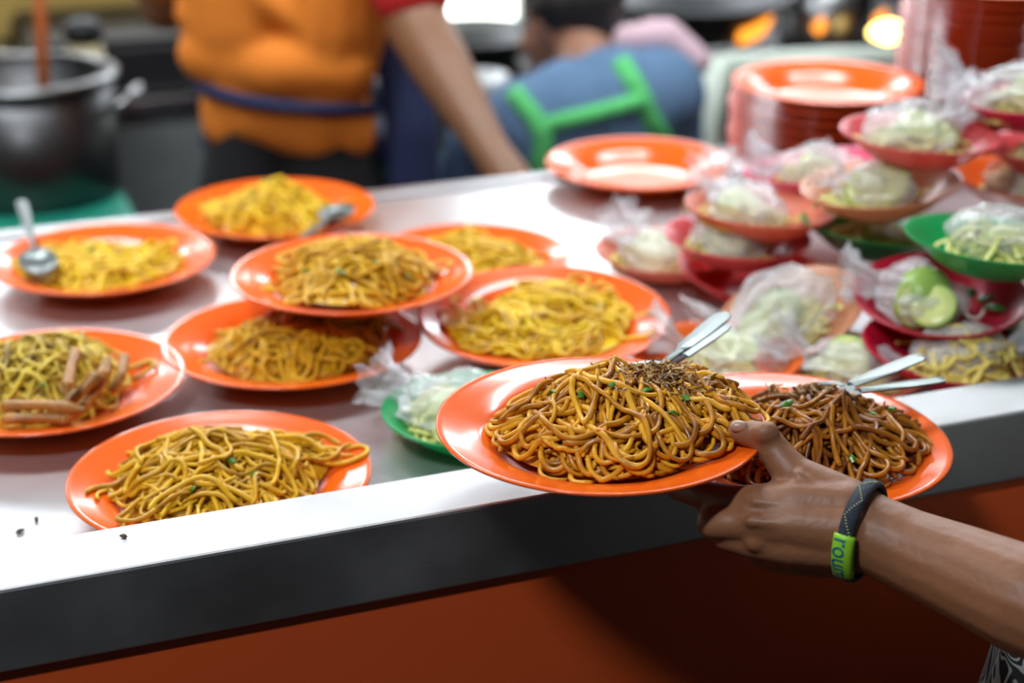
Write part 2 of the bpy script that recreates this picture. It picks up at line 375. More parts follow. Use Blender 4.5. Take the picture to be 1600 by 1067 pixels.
# ------------------------------------------------------------------ noodles
def heap_sim(zfun, ext, Rh, hgt, n, r, seed, ds=.0034, lmin=12, lmax=44, kscale=38, lump=.12, loft=.004, stray=.1, cx=0, cy=0, ex=1.0, ribbon=1.0, sides=7, core=.72):
    g = np.random.RandomState(seed); cell = .0018; N = int(2 * ext / cell) + 1
    ax = np.linspace(-ext, ext, N); X, Y = np.meshgrid(ax, ax, indexing='ij')
    ph = g.rand(4) * 6.28
    def rr(x, y):
        th = np.arctan2(y, x); k = 1 + lump * np.sin(2 * th + ph[0]) + lump * .7 * np.sin(3 * th + ph[1]) + lump * .4 * np.sin(5 * th + ph[2])
        return np.hypot(x / ex, y) / (Rh * k)
    base = zfun(np.hypot(X, Y))
    q = rr(X - cx, Y - cy)
    dome = np.where(q < 1, (1 - q ** 2.2).clip(0) ** .75, 0) * hgt * core
    lumps = sum(np.sin(X * f1 + a1) * np.sin(Y * f2 + a2) for f1, f2, a1, a2 in (g.rand(4, 4) * [[90, 90, 6, 6]] + [[30, 30, 0, 0]])) * .0022
    H = base + dome + np.where(q < .9, lumps * (1 - q), 0)
    H0 = H.copy()
    V = []; Fc = []; nv = 0
    # the packed inside of the heap
    nr, na = 14, 40
    cv = []
    for i in range(nr + 1):
        for k in range(na):
            a = 2 * math.pi * k / na; kk = 1 + lump * math.sin(2 * a + ph[0]) + lump * .7 * math.sin(3 * a + ph[1]) + lump * .4 * math.sin(5 * a + ph[2])
            ro = Rh * kk * i / nr * .96; x = cx + ro * math.cos(a) * ex; y = cy + ro * math.sin(a)
            ix = int(round((x + ext) / cell)); iy = int(round((y + ext) / cell)); ix = min(max(ix, 0), N - 1); iy = min(max(iy, 0), N - 1)
            cv.append((x, y, H0[ix, iy] - (.0005 if i < nr else .001)))
    V.append(np.array(cv)); 
    for i in range(nr):
        for k in range(na):
            Fc.append((i * na + k, (i + 1) * na + k, (i + 1) * na + (k + 1) % na, i * na + (k + 1) % na))
    nv = len(cv)
    kr = max(1, int(round(r / cell)))
    offs = [(i, j) for i in range(-kr, kr + 1) for j in range(-kr, kr + 1) if i * i + j * j <= kr * kr + .5]
    oi = np.array([o[0] for o in offs]); oj = np.array([o[1] for o in offs])
    ca = np.cos(np.linspace(0, 2 * math.pi, sides, endpoint=False)); sa = np.sin(np.linspace(0, 2 * math.pi, sides, endpoint=False))
    for s in range(n):
        L = g.randint(lmin, lmax); lim = .93 if g.rand() > stray else 1.16
        a0 = g.rand() * 6.28; q0 = math.sqrt(g.rand()) * .9
        x = cx + Rh * q0 * math.cos(a0) * ex; y = cy + Rh * q0 * math.sin(a0); h = g.rand() * 6.28; k = g.randn() * kscale * .6
        pts = np.zeros((L, 2))
        for i in range(L):
            pts[i] = x, y
            k = .82 * k + g.randn() * kscale * .55
            if rr(np.array(x - cx), np.array(y - cy)) > lim * (1 if i % 3 else .97):
                if i > 10 and s % 3: pts = pts[:i + 1]; L = i + 1; break
                to = math.atan2(cy - y, cx - x); d = (to - h + math.pi) % (2 * math.pi) - math.pi
                k = .5 * k + (55 if d > 0 else -55) * min(1, abs(d))
            h += k * ds; x += math.cos(h) * ds; y += math.sin(h) * ds
        ix = np.clip(((pts[:, 0] + ext) / cell).round().astype(int), kr, N - 1 - kr); iy = np.clip(((pts[:, 1] + ext) / cell).round().astype(int), kr, N - 1 - kr)
        z = H[ix[:, None] + oi, iy[:, None] + oj].max(1) + r * .75 * min(1, ribbon + .3)
        zp = np.pad(z, 4, mode='edge'); zs = np.convolve(zp, [1, 2, 3, 4, 5, 4, 3, 2, 1], 'valid') / 25
        z = np.maximum(zs, z - r * .9)
        z += loft * max(0, g.randn() * .5) * np.sin(np.linspace(0, math.pi, L)) ** 2
        if s > n * .75: z += .0015 * np.sin(np.linspace(0, g.rand() * 14, L) + g.rand() * 6)
        zs = np.pad(z, 1, mode='edge'); z = (zs[:-2] + 2 * zs[1:-1] + zs[2:]) / 4
        for i in range(L):
            c = H[ix[i] + oi, iy[i] + oj]; H[ix[i] + oi, iy[i] + oj] = np.maximum(c, np.minimum(z[i] + r * .55 * ribbon, c + 1.5 * r))
        p3 = np.column_stack([pts, z]); t = np.gradient(p3, axis=0); t /= np.linalg.norm(t, axis=1)[:, None] + 1e-9
        sd = np.cross(t, [0, 0, 1.0]); sd /= np.linalg.norm(sd, axis=1)[:, None] + 1e-9; up = np.cross(sd, t)
        rad = r * g.uniform(.78, 1.12) * (1 + .1 * np.sin(np.linspace(0, g.rand() * 20, L) + g.rand() * 6)); rad[0] *= .55; rad[-1] *= .55
        ring = p3[:, None, :] + rad[:, None, None] * (sd[:, None, :] * ca[None, :, None] + up[:, None, :] * sa[None, :, None] * ribbon)
        V.append(ring.reshape(-1, 3))
        I = np.arange(L - 1)[:, None] * sides + nv; K = np.arange(sides)[None, :]; K2 = (K + 1) % sides
        q4 = np.stack([I + K, I + sides + K, I + sides + K2, I + K2], -1).reshape(-1, 4)
        Fc.extend(map(tuple, q4.tolist()))
        Fc.append(tuple(range(nv, nv + sides))); Fc.append(tuple(range(nv + (L - 1) * sides, nv + L * sides))[::-1])
        nv += L * sides
    me = bpy.data.meshes.new('m'); me.from_pydata(np.concatenate(V).tolist(), [], Fc); me.update()
    def hz(x, y):
        i = min(max(int(round((x + ext) / cell)), 0), N - 1); j = min(max(int(round((y + ext) / cell)), 0), N - 1); return float(H[i, j])
    return me, hz
scal_v = {}
def scallion_mesh(i):
    if i in scal_v: return scal_v[i]
    g = random.Random(90 + i); L = g.uniform(.006, .014); r = g.uniform(.0022, .0038)
    me = tube([(-L / 2, 0, 0), (0, 0, g.uniform(.0005, .002)), (L / 2, 0, 0)], [r * .8, r, r * .8], 8, .5)
    scal_v[i] = me; return me
def noodle_heap(base, rot, R, label, mat, seed, Rh=.082, hgt=.04, n=95, r=.0022, greens=5, shallots=None, carrots=0, dirc=0.0, ex=1.0, cx=0, cy=0, sides=7, **kw):
    k = R / .125
    t = tag(empty('noodle_heap', base, rot @ Matrix.Rotation(dirc, 3, 'Z')), label, 'noodles')
    me, hz = heap_sim(np.vectorize(lambda q: plate_z(q, R)) if False else (lambda q: np.interp(q, [p[0] for p in plate_prof(R)[:10]], [p[1] for p in plate_prof(R)[:10]])), .15, Rh * k, hgt, n, r, seed, ex=ex, cx=cx, cy=cy, sides=sides, **kw)
    link('noodle_strands', me, mat, t)['kind'] = 'stuff'
    g = random.Random(seed * 3 + 1)
    for i in range(greens + carrots):
        a = g.uniform(0, 6.28); q = math.sqrt(g.random()) * Rh * k * .8
        x = cx + q * math.cos(a) * ex; y = cy + q * math.sin(a)
        me = scallion_mesh(g.randrange(5))
        o = bpy.data.objects.new('scallion_piece' if i < greens else 'vegetable_piece', me if i < greens else me.copy()); COL.objects.link(o); o.parent = t
        if not o.data.materials: o.data.materials.append(M['scallion'] if i < greens else M['carrot'])
        elif i >= greens: o.data.materials[0] = M['carrot']
        o.location = (x, y, hz(x, y) + .0012); o.rotation_euler = (g.uniform(-.5, .5), g.uniform(-.4, .4), g.uniform(0, 6.28))
    if shallots:
        sx, sy, sr, ns = shallots
        V = []; F = []
        for i in range(ns):
            a = g.uniform(0, 6.28); q = abs(g.gauss(0, .5)) * sr
            x = sx + q * math.cos(a) * 1.2; y = sy + q * math.sin(a); z = hz(x, y) + g.uniform(-.001, .009) * max(0, 1 - q / sr)
            L = g.uniform(.005, .013); w = g.uniform(.0004, .0016); rotm = Euler((g.uniform(-1, 1), g.uniform(-.8, .8), g.uniform(0, 6.28))).to_matrix(); c = Vector((x, y, z)); b = len(V); bend = g.uniform(-.003, .003)
            for j in range(4):
                u = j / 3 - .5; zz = bend * (1 - 4 * u * u)
                for sgn, dz in ((-1, 0), (1, 0), (1, .0007), (-1, .0007)): V.append(c + rotm @ Vector((u * L, sgn * w * (1 - abs(u)), zz + dz)))
            for j in range(3):
                for e in range(4): F.append((b + j * 4 + e, b + j * 4 + (e + 1) % 4, b + j * 4 + 4 + (e + 1) % 4, b + j * 4 + 4 + e))
            F.append((b, b + 1, b + 2, b + 3)); F.append((b + 15, b + 14, b + 13, b + 12))
        o = link('fried_shallots', pyd(V, F), 'shallot', t, False); o['kind'] = 'stuff'; o['label'] = 'crisp brown fried shallots sprinkled on the noodles'
    return t, hz

R0 = .125
# plates of noodles standing on the counter
def on_table(px, py, label, heaplabel, mat, seed, R=R0, rimz=None, roll=0, pitch=0, **kw):
    rz = rimz if rimz else T + .030 * R / .125
    b, r = plate(P(px, py, rz), R, label, tilt(roll, pitch))
    return noodle_heap(b, r, R, heaplabel, mat, seed, **kw) + (b, r)
on_table(430, 322, 'orange plate of yellow noodles at the far edge of the counter before the orange shirt', 'yellow noodle heap on the plate farthest from the steel rim', 'n_yel', 1, R=.119, hgt=.05, Rh=.078, n=110, sides=5, greens=4)
on_table(162, 400, 'orange plate with a spoon handle sticking up at the left end of the counter', 'thin spread of yellow noodles on the plate with the leaning spoon', 'n_yel', 2, R=.121, hgt=.02, Rh=.086, n=90, sides=5, greens=2)
on_table(735, 397, 'orange plate half hidden behind the raised plate in the middle of the counter', 'flat yellow noodles on the half hidden plate behind the raised one', 'n_yel', 3, R=.111, hgt=.032, Rh=.085, n=100, sides=5, greens=3)
on_table(850, 489, 'orange plate of flat yellow noodles just behind the plate held out', 'flat wet yellow noodles on the plate just behind the plate held out', 'n_yel', 4, rimz=T + .038, pitch=3, hgt=.024, Rh=.088, n=120, sides=6, greens=6, ex=1.08, dirc=-.35)
tD = on_table(457, 526, 'orange plate of brownish noodles tucked under the raised plate', 'rounded brownish yellow noodle heap tucked under the raised plate', 'n_mid', 5, hgt=.043, Rh=.082, n=140, sides=6, greens=4, cx=.01)
on_table(550, 423, 'orange plate raised on the rims of two plates in the middle', 'brownish noodle heap on the raised middle plate', 'n_mid', 6, R=.119, rimz=1.098, hgt=.052, Rh=.085, n=140, sides=6, greens=5)
on_table(74, 590, 'orange plate of crab and noodles cut by the left picture edge', 'olive yellow noodle heap under the crab legs', 'n_crab', 7, R=.124, hgt=.065, Rh=.078, n=130, sides=6, greens=8, cx=-.005, cy=.005)
on_table(344, 738, 'orange plate of yellow brown noodles nearest the bare front rim', 'yellow brown noodle heap nearest the bare front rim', 'n_mid', 8, R=.122, hgt=.052, Rh=.083, n=200, sides=7, greens=7, ex=1.1, dirc=-.36, stray=.2, r=.0021)
# the two plates in the hand
RI = .120
bI, rI = plate(PD(938, 655, 1.25), RI, 'front orange plate held out over the steel rim by the hand', tilt(0, 0), seg=128)
noodle_heap(bI, rI, RI, 'glossy golden brown noodle heap with fried shallots on the front held plate', 'n_held', 11, Rh=.082, hgt=.048, n=270, r=.0021, greens=16, carrots=4, shallots=(.046, .010, .040, 950), ex=1.1, cx=.017, cy=-.001, stray=.04, dirc=-.36, sides=8)
RJ = .1225
cJ = PD(1238, 677, 1.334)
bJ, rJ = plate(cJ, RJ, 'rear orange plate held beside the front one behind the wrist', tilt(-2.5, 0), seg=128)
noodle_heap(bJ, rJ, RJ, 'dark brown saucy noodle heap on the rear held plate behind the wrist', 'n_dark', 12, Rh=.078, hgt=.046, n=240, r=.0021, greens=6, shallots=(.008, .022, .036, 650), ex=1.05, cx=0.016, cy=-.004, stray=0, dirc=-.36, sides=8)

# ------------------------------------------------------------------ cutlery
def cutlery(name, p_end, p_in, label, fork=False, width=.0075):
    """handle tip p_end, bowl end p_in"""
    p_end = Vector(p_end); p_in = Vector(p_in); d = p_in - p_end; L = d.length; x = d.normalized(); y = ZV.cross(x).normalized(); z = x.cross(y)
    rot = Matrix((x, y, z)).transposed()
    t = tag(empty(name, p_end, rot), label, name)
    st = [(0, .72), (.006, .95), (.03, 1.0), (.07, .75), (L * .7, .45), (L, .38)]
    V = []; F = []
    for u, w in st:
        hw = width * w; th = .0012
        V += [Vector((u, -hw, -th)), Vector((u, 0, -th * .3)), Vector((u, hw, -th)), Vector((u, hw, th * .3)), Vector((u, 0, th * 1.5)), Vector((u, -hw, th * .3))]
    n = len(st)
    for i in range(n - 1):
        for k in range(6): F.append((i * 6 + k, i * 6 + (k + 1) % 6, i * 6 + 6 + (k + 1) % 6, i * 6 + 6 + k))
    F.append((5, 4, 3, 2, 1, 0)); F.append(tuple(range((n - 1) * 6, n * 6)))
    link('handle', pyd(V, F), 'cutlery', t, False)
    if fork:
        bm = bmesh.new(); box_bm(bm, (L + .012, 0, 0), (.03, .02, .002), None, .0008)
        for k in range(4): box_bm(bm, (L + .045, -.0085 + k * .00567, .001), (.045, .0028, .002), None, .0007)
        link('tines', bm_done(bm), 'cutlery', t, False)
    else:
        pr = [(0, -.006), (.012, -.005), (.018, -.002), (.021, .002), (.0205, .0026), (.0175, -.001), (.0115, -.0042), (0, -.005)]
        me = lathe(pr, 28)
        for v in me.vertices: v.co = Vector((L + .026 + v.co.x * 1.45, v.co.y, v.co.z))
        link('bowl', me, 'cutlery', t)
    return t
cutlery('spoon', PD(1133, 490, 1.40), PD(1030, 572, 1.315), 'spoon with its broad steel handle rising from the front held plate')
cutlery('fork', PD(1136, 508, 1.385), PD(1040, 576, 1.312), 'fork lying below the spoon on the front held plate', True, .0055)
cutlery('spoon', PD(1440, 556, 1.40), PD(1315, 606, 1.375), 'spoon with engraved handle, upper of two on the rear held plate')
cutlery('fork', PD(1474, 592, 1.37), PD(1335, 611, 1.36), 'fork handle pointing right from the rear held plate', True, .006)
cutlery('spoon', PD(33, 314, 1.965), PD(55, 392, 1.862), 'steel spoon leaning over the far rim of the plate at the left end', False, .0065)
cutlery('spoon', P(470, 372, 1.058), P(512, 342, 1.058), 'steel spoon whose tip shines on the farthest noodle plate', False, .005)

# ------------------------------------------------------------------ crab legs
def crab_leg(pts, r, label):
    me = fuse(chain([(P(x, y, z), r * k) for (x, y, z), k in zip(pts, (1.05, .85, 1.15, .55, .35))]), .0013, 3, .5, 12)
    o = link('crab_leg', me, 'crab'); tag(o, label, 'crab leg', 'crab legs on the left plate')
zz = 1.06
crab_leg([(10, 634, zz), (60, 632, zz + .002), (105, 636, zz), (130, 640, zz)], .0052, 'upper of the long reddish crab legs along the near side of the crab plate')
crab_leg([(10, 655, 1.052), (60, 652, 1.052), (100, 654, 1.05)], .005, 'lower long reddish crab leg along the near side of the crab plate')
crab_leg([(100, 655, 1.05), (135, 632, 1.055), (162, 585, 1.075), (168, 560, 1.082)], .0058, 'bent crab leg standing up at the right of the crab plate')
crab_leg([(178, 608, 1.055), (190, 585, 1.065), (194, 560, 1.07)], .005, 'short crab leg tip rightmost on the crab plate')
crab_leg([(105, 602, 1.085), (112, 570, 1.092), (118, 553, 1.095)], .0055, 'pale crab leg standing in the noodles of the crab plate')
crab_leg([(108, 628, 1.062), (128, 610, 1.07), (148, 590, 1.078)], .0055, 'middle crab leg folded between its neighbours on the crab plate')

# ------------------------------------------------------------------ stacks of plates
ORD = ['first', 'second', 'third', 'fourth', 'fifth', 'sixth', 'seventh', 'eighth', 'ninth', 'tenth', 'eleventh', 'twelfth', 'thirteenth']
def stack(px, py, Z, nvis, which, R=.124):
    c = PD(px, py, Z); pitch_ = .0138; top = c.z
    zb = T + .030 * R / .125; n = int(round((top - zb) / pitch_)) + 1
    g = random.Random(int(px))
    for i in range(n):
        last = i == n - 1
        plate((c.x + g.uniform(-.0015, .0015), c.y + g.uniform(-.0015, .0015), zb + i * pitch_), R,
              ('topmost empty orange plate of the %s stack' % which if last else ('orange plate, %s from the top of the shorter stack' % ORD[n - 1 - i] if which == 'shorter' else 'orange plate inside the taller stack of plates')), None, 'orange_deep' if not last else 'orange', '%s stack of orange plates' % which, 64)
stack(1291, 125, 2.24, 10, 'shorter')
stack(1549, -35, 2.31, 10, 'taller', .118)
plate(P(1000, 252, T + .030 * .98), .1225, 'empty orange plate at the far edge before the blue shirt', None, 'orange')

# ------------------------------------------------------------------ bags, saucers and their vegetables
def noise3(p, s):
    from mathutils import noise
    return noise.noise(Vector(p) * s)
def bag_mesh(a, b, hgt, tail, seed, nu=30, nt_=56):
    """lumpy bag lying along +x, bunched neck and flared mouth at +x end"""
    g = random.Random(seed); V = []; F = []; ph = [g.uniform(0, 6.28) for _ in range(6)]; off = Vector((g.uniform(0, 50), g.uniform(0, 50), 0))
    us = [i / (nu - 1) for i in range(nu)]
    for u in us:
        if u < .62:
            w = u / .62; x = -a + 2 * a * w; s = math.sin(math.pi * min(1, w * .9 + .02)) ** .55
            ry, rz = b * s, hgt * s; pl = .04 + .22 * w * w; cz = hgt * .85 + tail * .1 * w * w
        else:
            w = (u - .62) / .38; x = a + tail * w; nk = .24 + .5 * w ** 1.3
            ry, rz = b * nk, hgt * nk * 1.25; pl = .34; cz = hgt * .85 + tail * (.1 + .55 * w)
        for k in range(nt_):
            th = 2 * math.pi * k / nt_
            q = 1 + pl * (.6 * math.sin(7 * th + ph[0] + 2 * u) + .5 * math.sin(11 * th + ph[1] - 3 * u) + .3 * math.sin(17 * th + ph[2]))
            p = Vector((x, ry * q * math.cos(th), cz + rz * q * math.sin(th)))
            nn = Vector((noise3(p + off, 38), noise3(p + off + Vector((9, 3, 1)), 38), noise3(p + off + Vector((2, 7, 5)), 38)))
            n2 = Vector((noise3(p + off, 110), noise3(p + off + Vector((4, 3, 1)), 110), noise3(p + off + Vector((1, 7, 5)), 110)))
            p += nn * .008 + n2 * .0035
            p.z = max(p.z, .0015); V.append(p)
    for i in range(nu - 1):
        for k in range(nt_): F.append((i * nt_ + k, i * nt_ + (k + 1) % nt_, (i + 1) * nt_ + (k + 1) % nt_, (i + 1) * nt_ + k))
    F.append(tuple(range(nt_))[::-1])
    return pyd(V, F)
bagm = {}
def get_bag(v):
    if v not in bagm:
        g = random.Random(40 + v)
        bagm[v] = bag_mesh(g.uniform(.038, .046), g.uniform(.034, .04), g.uniform(.019, .025), g.uniform(.024, .036), 60 + v)
    return bagm[v]
def slice_meshes():
    if 'slf' in MESH: return MESH['slf'], MESH['sls']
    r, h = .0225, .0034
    f = lathe([(0, h), (r * .5, h * 1.05), (r * .9, h), (r * .93, h * .8), (r * .93, -h * .8), (r * .9, -h), (0, -h)], 28); f.materials.append(M['cuc_flesh'])
    s = lathe([(r * .93, h * .95), (r, h * .75), (r, -h * .75), (r * .93, -h * .95)], 28); s.materials.append(M['cuc_skin'])
    for q in (f, s): q.polygons.foreach_set('use_smooth', [True] * len(q.polygons))
    MESH['slf'] = f; MESH['sls'] = s; return f, s
def cuc_slice(mw, label, group):
    f, s = slice_meshes()
    t = empty('cucumber_slice'); t.matrix_world = mw; tag(t, label, 'cucumber', group)
    for nme, me in (('flesh', f), ('skin', s)):
        o = bpy.data.objects.new(nme, me); COL.objects.link(o); o.parent = t
shred = {}
def get_shred(v):
    if v not in shred:
        shred[v] = heap_sim(lambda q: np.interp(q, [p[0] for p in saucer_prof(.0825)[:8]], [p[1] for p in saucer_prof(.0825)[:8]]), .09, .04, .022, 60, .0022, 200 + v, lmin=6, lmax=16, loft=.002, sides=5, ribbon=.45, kscale=60, core=.6)[0]
    return shred[v]
def saucer(c, R, col, desc, roll=0, pitch=0, bag=None, tail=0, slices=2, shr=True, bs=1.0, offs=(0, 0), shade='cabbage', seed=0, lift=0, hs=1.15):
    bs *= 1.12
    """c: centre of the rim; desc names the saucer; bag variant; tail azimuth seen from the camera (0 right, 90 away)"""
    rot = tilt(roll, pitch); base = Vector(c) - rot @ Vector((0, 0, .0305 * R / .0825))
    o = bpy.data.objects.new('saucer', saucer_mesh(R, 's_' + col)); COL.objects.link(o); o.matrix_world = Matrix.Translation(base) @ rot.to_4x4()
    tag(o, desc, 'saucer', 'saucers of bagged vegetables')
    g = random.Random(seed + 5); camz = Matrix.Rotation(AZ - math.pi / 2, 3, 'Z')     # local x = camera right
    k = R / .0825; F0 = Matrix.Translation(base) @ rot.to_4x4() @ camz.to_4x4() @ Matrix.Translation((offs[0], offs[1], 0))
    what = 'the ' + desc
    if shr:
        me = get_shred(seed % 4)
        if shade != 'cabbage' or True:
            key = (seed % 4, shade)
            if key not in shred:
                me = me.copy(); me.materials.clear(); me.materials.append(M[shade]); shred[key] = me
            me = shred[key]
        o = bpy.data.objects.new('shredded_cabbage', me); COL.objects.link(o); o.matrix_world = F0 @ Matrix.Translation((0, 0, .001)) @ Matrix.Diagonal((k * hs, k * hs, k * (1 + (hs - 1) * 1.6), 1)) @ Matrix.Rotation(g.uniform(0, 6), 4, 'Z')
        tag(o, 'shredded cabbage on ' + what, 'cabbage', None, 'stuff')
    for i in range(slices):
        a = g.uniform(0, 6.28); q = g.uniform(.0, .022)
        mw = F0 @ Matrix.Translation((q * math.cos(a), q * math.sin(a) - .008, (.030 + .004 * i) * k)) @ Euler((g.uniform(.45, 1.05), g.uniform(-.35, .35), g.uniform(-.6, .6))).to_matrix().to_4x4()
        cuc_slice(mw, 'cucumber slice on ' + what, 'cucumber slices on ' + what)
    if bag is not None:
        o = link('plastic_bag', get_bag(bag), 'film'); o.matrix_world = F0 @ Matrix.Translation((0, 0, .006 + lift)) @ Matrix.Rotation(math.radians(tail), 4, 'Z') @ Matrix.Translation((-.012, 0, 0)) @ Matrix.Scale(bs, 4)
        tag(o, 'clear bag on ' + what, 'plastic bag', 'clear bags on the saucers')
    return F0
# lone saucer by the held plate
saucer(P(742, 636, T + .0305), .0825, 'green', 'bright green saucer alone beside the front held plate', 0, 0, 0, 158, 1, True, 1.08, (-.025, .014), 'cabbage', 1)
# foot of the pile, standing on the counter
saucer(P(1120, 549, T + .0305), .0825, 'orange', 'orange saucer half hidden behind the front held plate', 0, 0, 1, 170, 1, True, 1, (.01, .0), 'cabbage', 2)
saucer(P(1318, 566, T + .0305), .0825, 'salmon', 'salmon saucer hidden behind the rear held plate', 0, 0, 2, 150, 2, True, 1, (0, .01), 'cabbage', 3)
saucer(P(1040, 388, T + .0305), .08, 'salmon', 'salmon saucer at the left foot of the pile', 0, 0, 3, 120, 1, True, 1.05, (-.014, .0), 'omelette', 4)
saucer(P(1178, 420, T + .034), .082, 'red', 'red orange saucer leaning low under the left side of the pile', -5, 4, None, 0, 0, False, 1, (0, 0), 'cabbage', 5)
saucer(PD(1232, 488, 1.675), .077, 'peach', 'translucent peach saucer tipped up towards the front', 22, 12, 4, 195, 3, True, 1.12, (-.012, .0), 'cabbage', 6)
saucer(PD(1490, 538, 1.585), .084, 'crimson', 'crimson saucer lowest at the right front of the pile', -2, 3, 1, 10, 0, True, .95, (.016, -.004), 'omelette', 7, 0, 1.4)
saucer(PD(1690, 500, 1.62), .08, 'green', 'green saucer peeping out at the right picture edge', 0, 0, None, 0, 0, True, 1, (0, 0), 'cabbage', 8)
saucer(PD(1152, 366, 1.80), .0775, 'coral', 'coral red saucer above the leaning red one', -2, 0, 0, 100, 2, True, .95, (-.01, 0), 'cabbage', 9)
saucer(PD(1374, 352, 1.80), .0825, 'dark green', 'dark green saucer in the middle of the pile', -5, -4, None, 0, 0, True, 1, (0, 0), 'cabbage', 10)
saucer(PD(1188, 321, 1.80), .08, 'salmon', 'dull salmon saucer topmost on the left of the pile', -3, -2, 1, 110, 1, True, 1.05, (-.016, .0), 'omelette', 11)
F15 = saucer(PD(1470, 457, 1.63), .0825, 'crimson', 'crimson saucer with half a cucumber, above another crimson one', 3, 9, None, 0, 2, False, 1, (-.01, -.01), 'cabbage', 12)
saucer(PD(1552, 371, 1.60), .0825, 'green', 'bright green saucer at the right front of the pile', -4, -2, 2, 20, 1, True, 1.15, (.014, 0), 'cabbage', 13, .004, 1.4)
saucer(PD(1285, 256, 1.92), .09, 'pink', 'pink saucer before the shorter plate stack', 7, -5, 3, 160, 1, True, 1.1, (-.01, 0), 'cabbage', 14)
saucer(PD(1376, 285, 1.76), .0825, 'peach', 'pale peach saucer under the upper coral one', 6, 0, 4, 140, 2, True, .9, (-.012, 0), 'cabbage', 15)
saucer(PD(1606, 277, 1.84), .085, 'orange', 'orange saucer behind the bright green one at the right edge', -4, 0, 0, 60, 1, True, 1.0, (0, 0), 'omelette', 16, 0, 1.25)
saucer(PD(1655, 228, 1.82), .08, 'coral', 'coral saucer under the magenta one at the right edge', 0, -2, None, 0, 0, True, 1, (0, 0), 'omelette', 17)
saucer(PD(1438, 206, 1.76), .0825, 'coral', 'upper coral saucer with cucumber and a white bag', -2, 0, 1, 35, 3, True, 1.15, (-.004, 0), 'cabbage', 18, .002, 1.25)
saucer(PD(1622, 152, 1.80), .0825, 'magenta', 'magenta saucer topmost at the right edge', 2, -2, 2, 165, 3, True, 1.3, (-.015, 0), 'cabbage', 19, .004, 1.3)
# bag thrown over the crimson saucer, half cucumber, onion, herb
o = link('plastic_bag', get_bag(3), 'film'); o.matrix_world = F15 @ Matrix.Translation((-.005, .012, .004)) @ Matrix.Rotation(math.radians(160), 4, 'Z') @ Matrix.Scale(1.15, 4)
tag(o, 'thin clear bag over the half cucumber on the crimson saucer', 'plastic bag', 'clear bags on the saucers')
hc = empty('half_cucumber'); hc.matrix_world = F15 @ Matrix.Translation((-.008, .012, .026)) @ Euler((.75, .2, .3)).to_matrix().to_4x4()
tag(hc, 'rounded half cucumber with green skin on the crimson saucer', 'cucumber')
f = lathe([(0, .001), (.024, .001), (.0255, -.001), (0, -.002)], 32); link('flesh', f, 'cuc_flesh', hc)
f = lathe([(.0255, 0), (.027, .0), (.0265, .012), (.022, .022), (.012, .028), (0, .03), (0, .028), (.02, .02), (.0245, .01)], 32, True); link('skin', f, 'cuc_skin', hc)
for i, (x, y, rz) in enumerate(((.022, -.004, .3), (.03, .004, 1.4), (.036, -.006, 2.2))):
    pts = [Vector((.013 * math.cos(a), .009 * math.sin(a), .004 * math.sin(2 * a))) for a in np.linspace(0, 3.6, 12)]
    o = link('onion_ring', tube(pts, .0016, 6), 'onion'); o.matrix_world = F15 @ Matrix.Translation((x, y, .02)) @ Matrix.Rotation(rz, 4, 'Z')
    tag(o, 'curl of sliced onion on the crimson saucer with half cucumber', 'onion', 'onion curls on the crimson saucer')
def leaf_mesh(L, w):
    V = []; F = []
    for i in range(7):
        u = i / 6; ww = w * math.sin(math.pi * (u * .9 + .06)); z = .25 * L * u * (1 - u)
        V += [(u * L, -ww, z + .1 * ww), (u * L, 0, z - .0005), (u * L, ww, z + .1 * ww), (u * L, 0, z + .0008)]
    for i in range(6):
        for k in range(4): F.append((i * 4 + k, i * 4 + (k + 1) % 4, i * 4 + 4 + (k + 1) % 4, i * 4 + 4 + k))
    F.append((3, 2, 1, 0)); F.append((24, 25, 26, 27)); return pyd(V, F)
for i, (x, y, rz) in enumerate(((.044, .004, .5), (.048, -.004, -.4), (.04, .012, 1.4))):
    o = link('herb_leaf', leaf_mesh(.022, .007), 'leaf'); o.matrix_world = F15 @ Matrix.Translation((x, y, .021)) @ Matrix.Rotation(rz, 4, 'Z')
    tag(o, 'small dark green herb leaf on the crimson saucer with half cucumber', 'leaf', 'herb leaves on the crimson saucer')
# scraps on the steel
for i, (px, py, z, L, mt, lb) in enumerate(((32, 832, T, .004, 'scrap', 'dark food scrap on the worktop at far left, lower one'), (57, 813, T, .0035, 'scrap', 'dark food scrap on the worktop at far left, upper one'),
        (193, 840, 1.075, .003, 'scrap', 'tiny dark crumb on the front rim below the nearest plate'), (1534, 612, T, .012, 'onion', 'thin onion shred on the worktop below the lowest crimson saucer'), (1588, 618, T, .022, 'onion', 'thick onion shred on the worktop at the right picture edge'))):
    c = P(px, py, z); a = .5 + i
    o = link('food_scrap', tube([c + Vector((L * u * math.cos(a), L * u * math.sin(a), .0012 + .15 * L * (1 - u * u))) for u in (-1, -.4, .3, 1)], [.0006, .0016, .0014, .0005], 6), mt); tag(o, lb, 'food scrap')

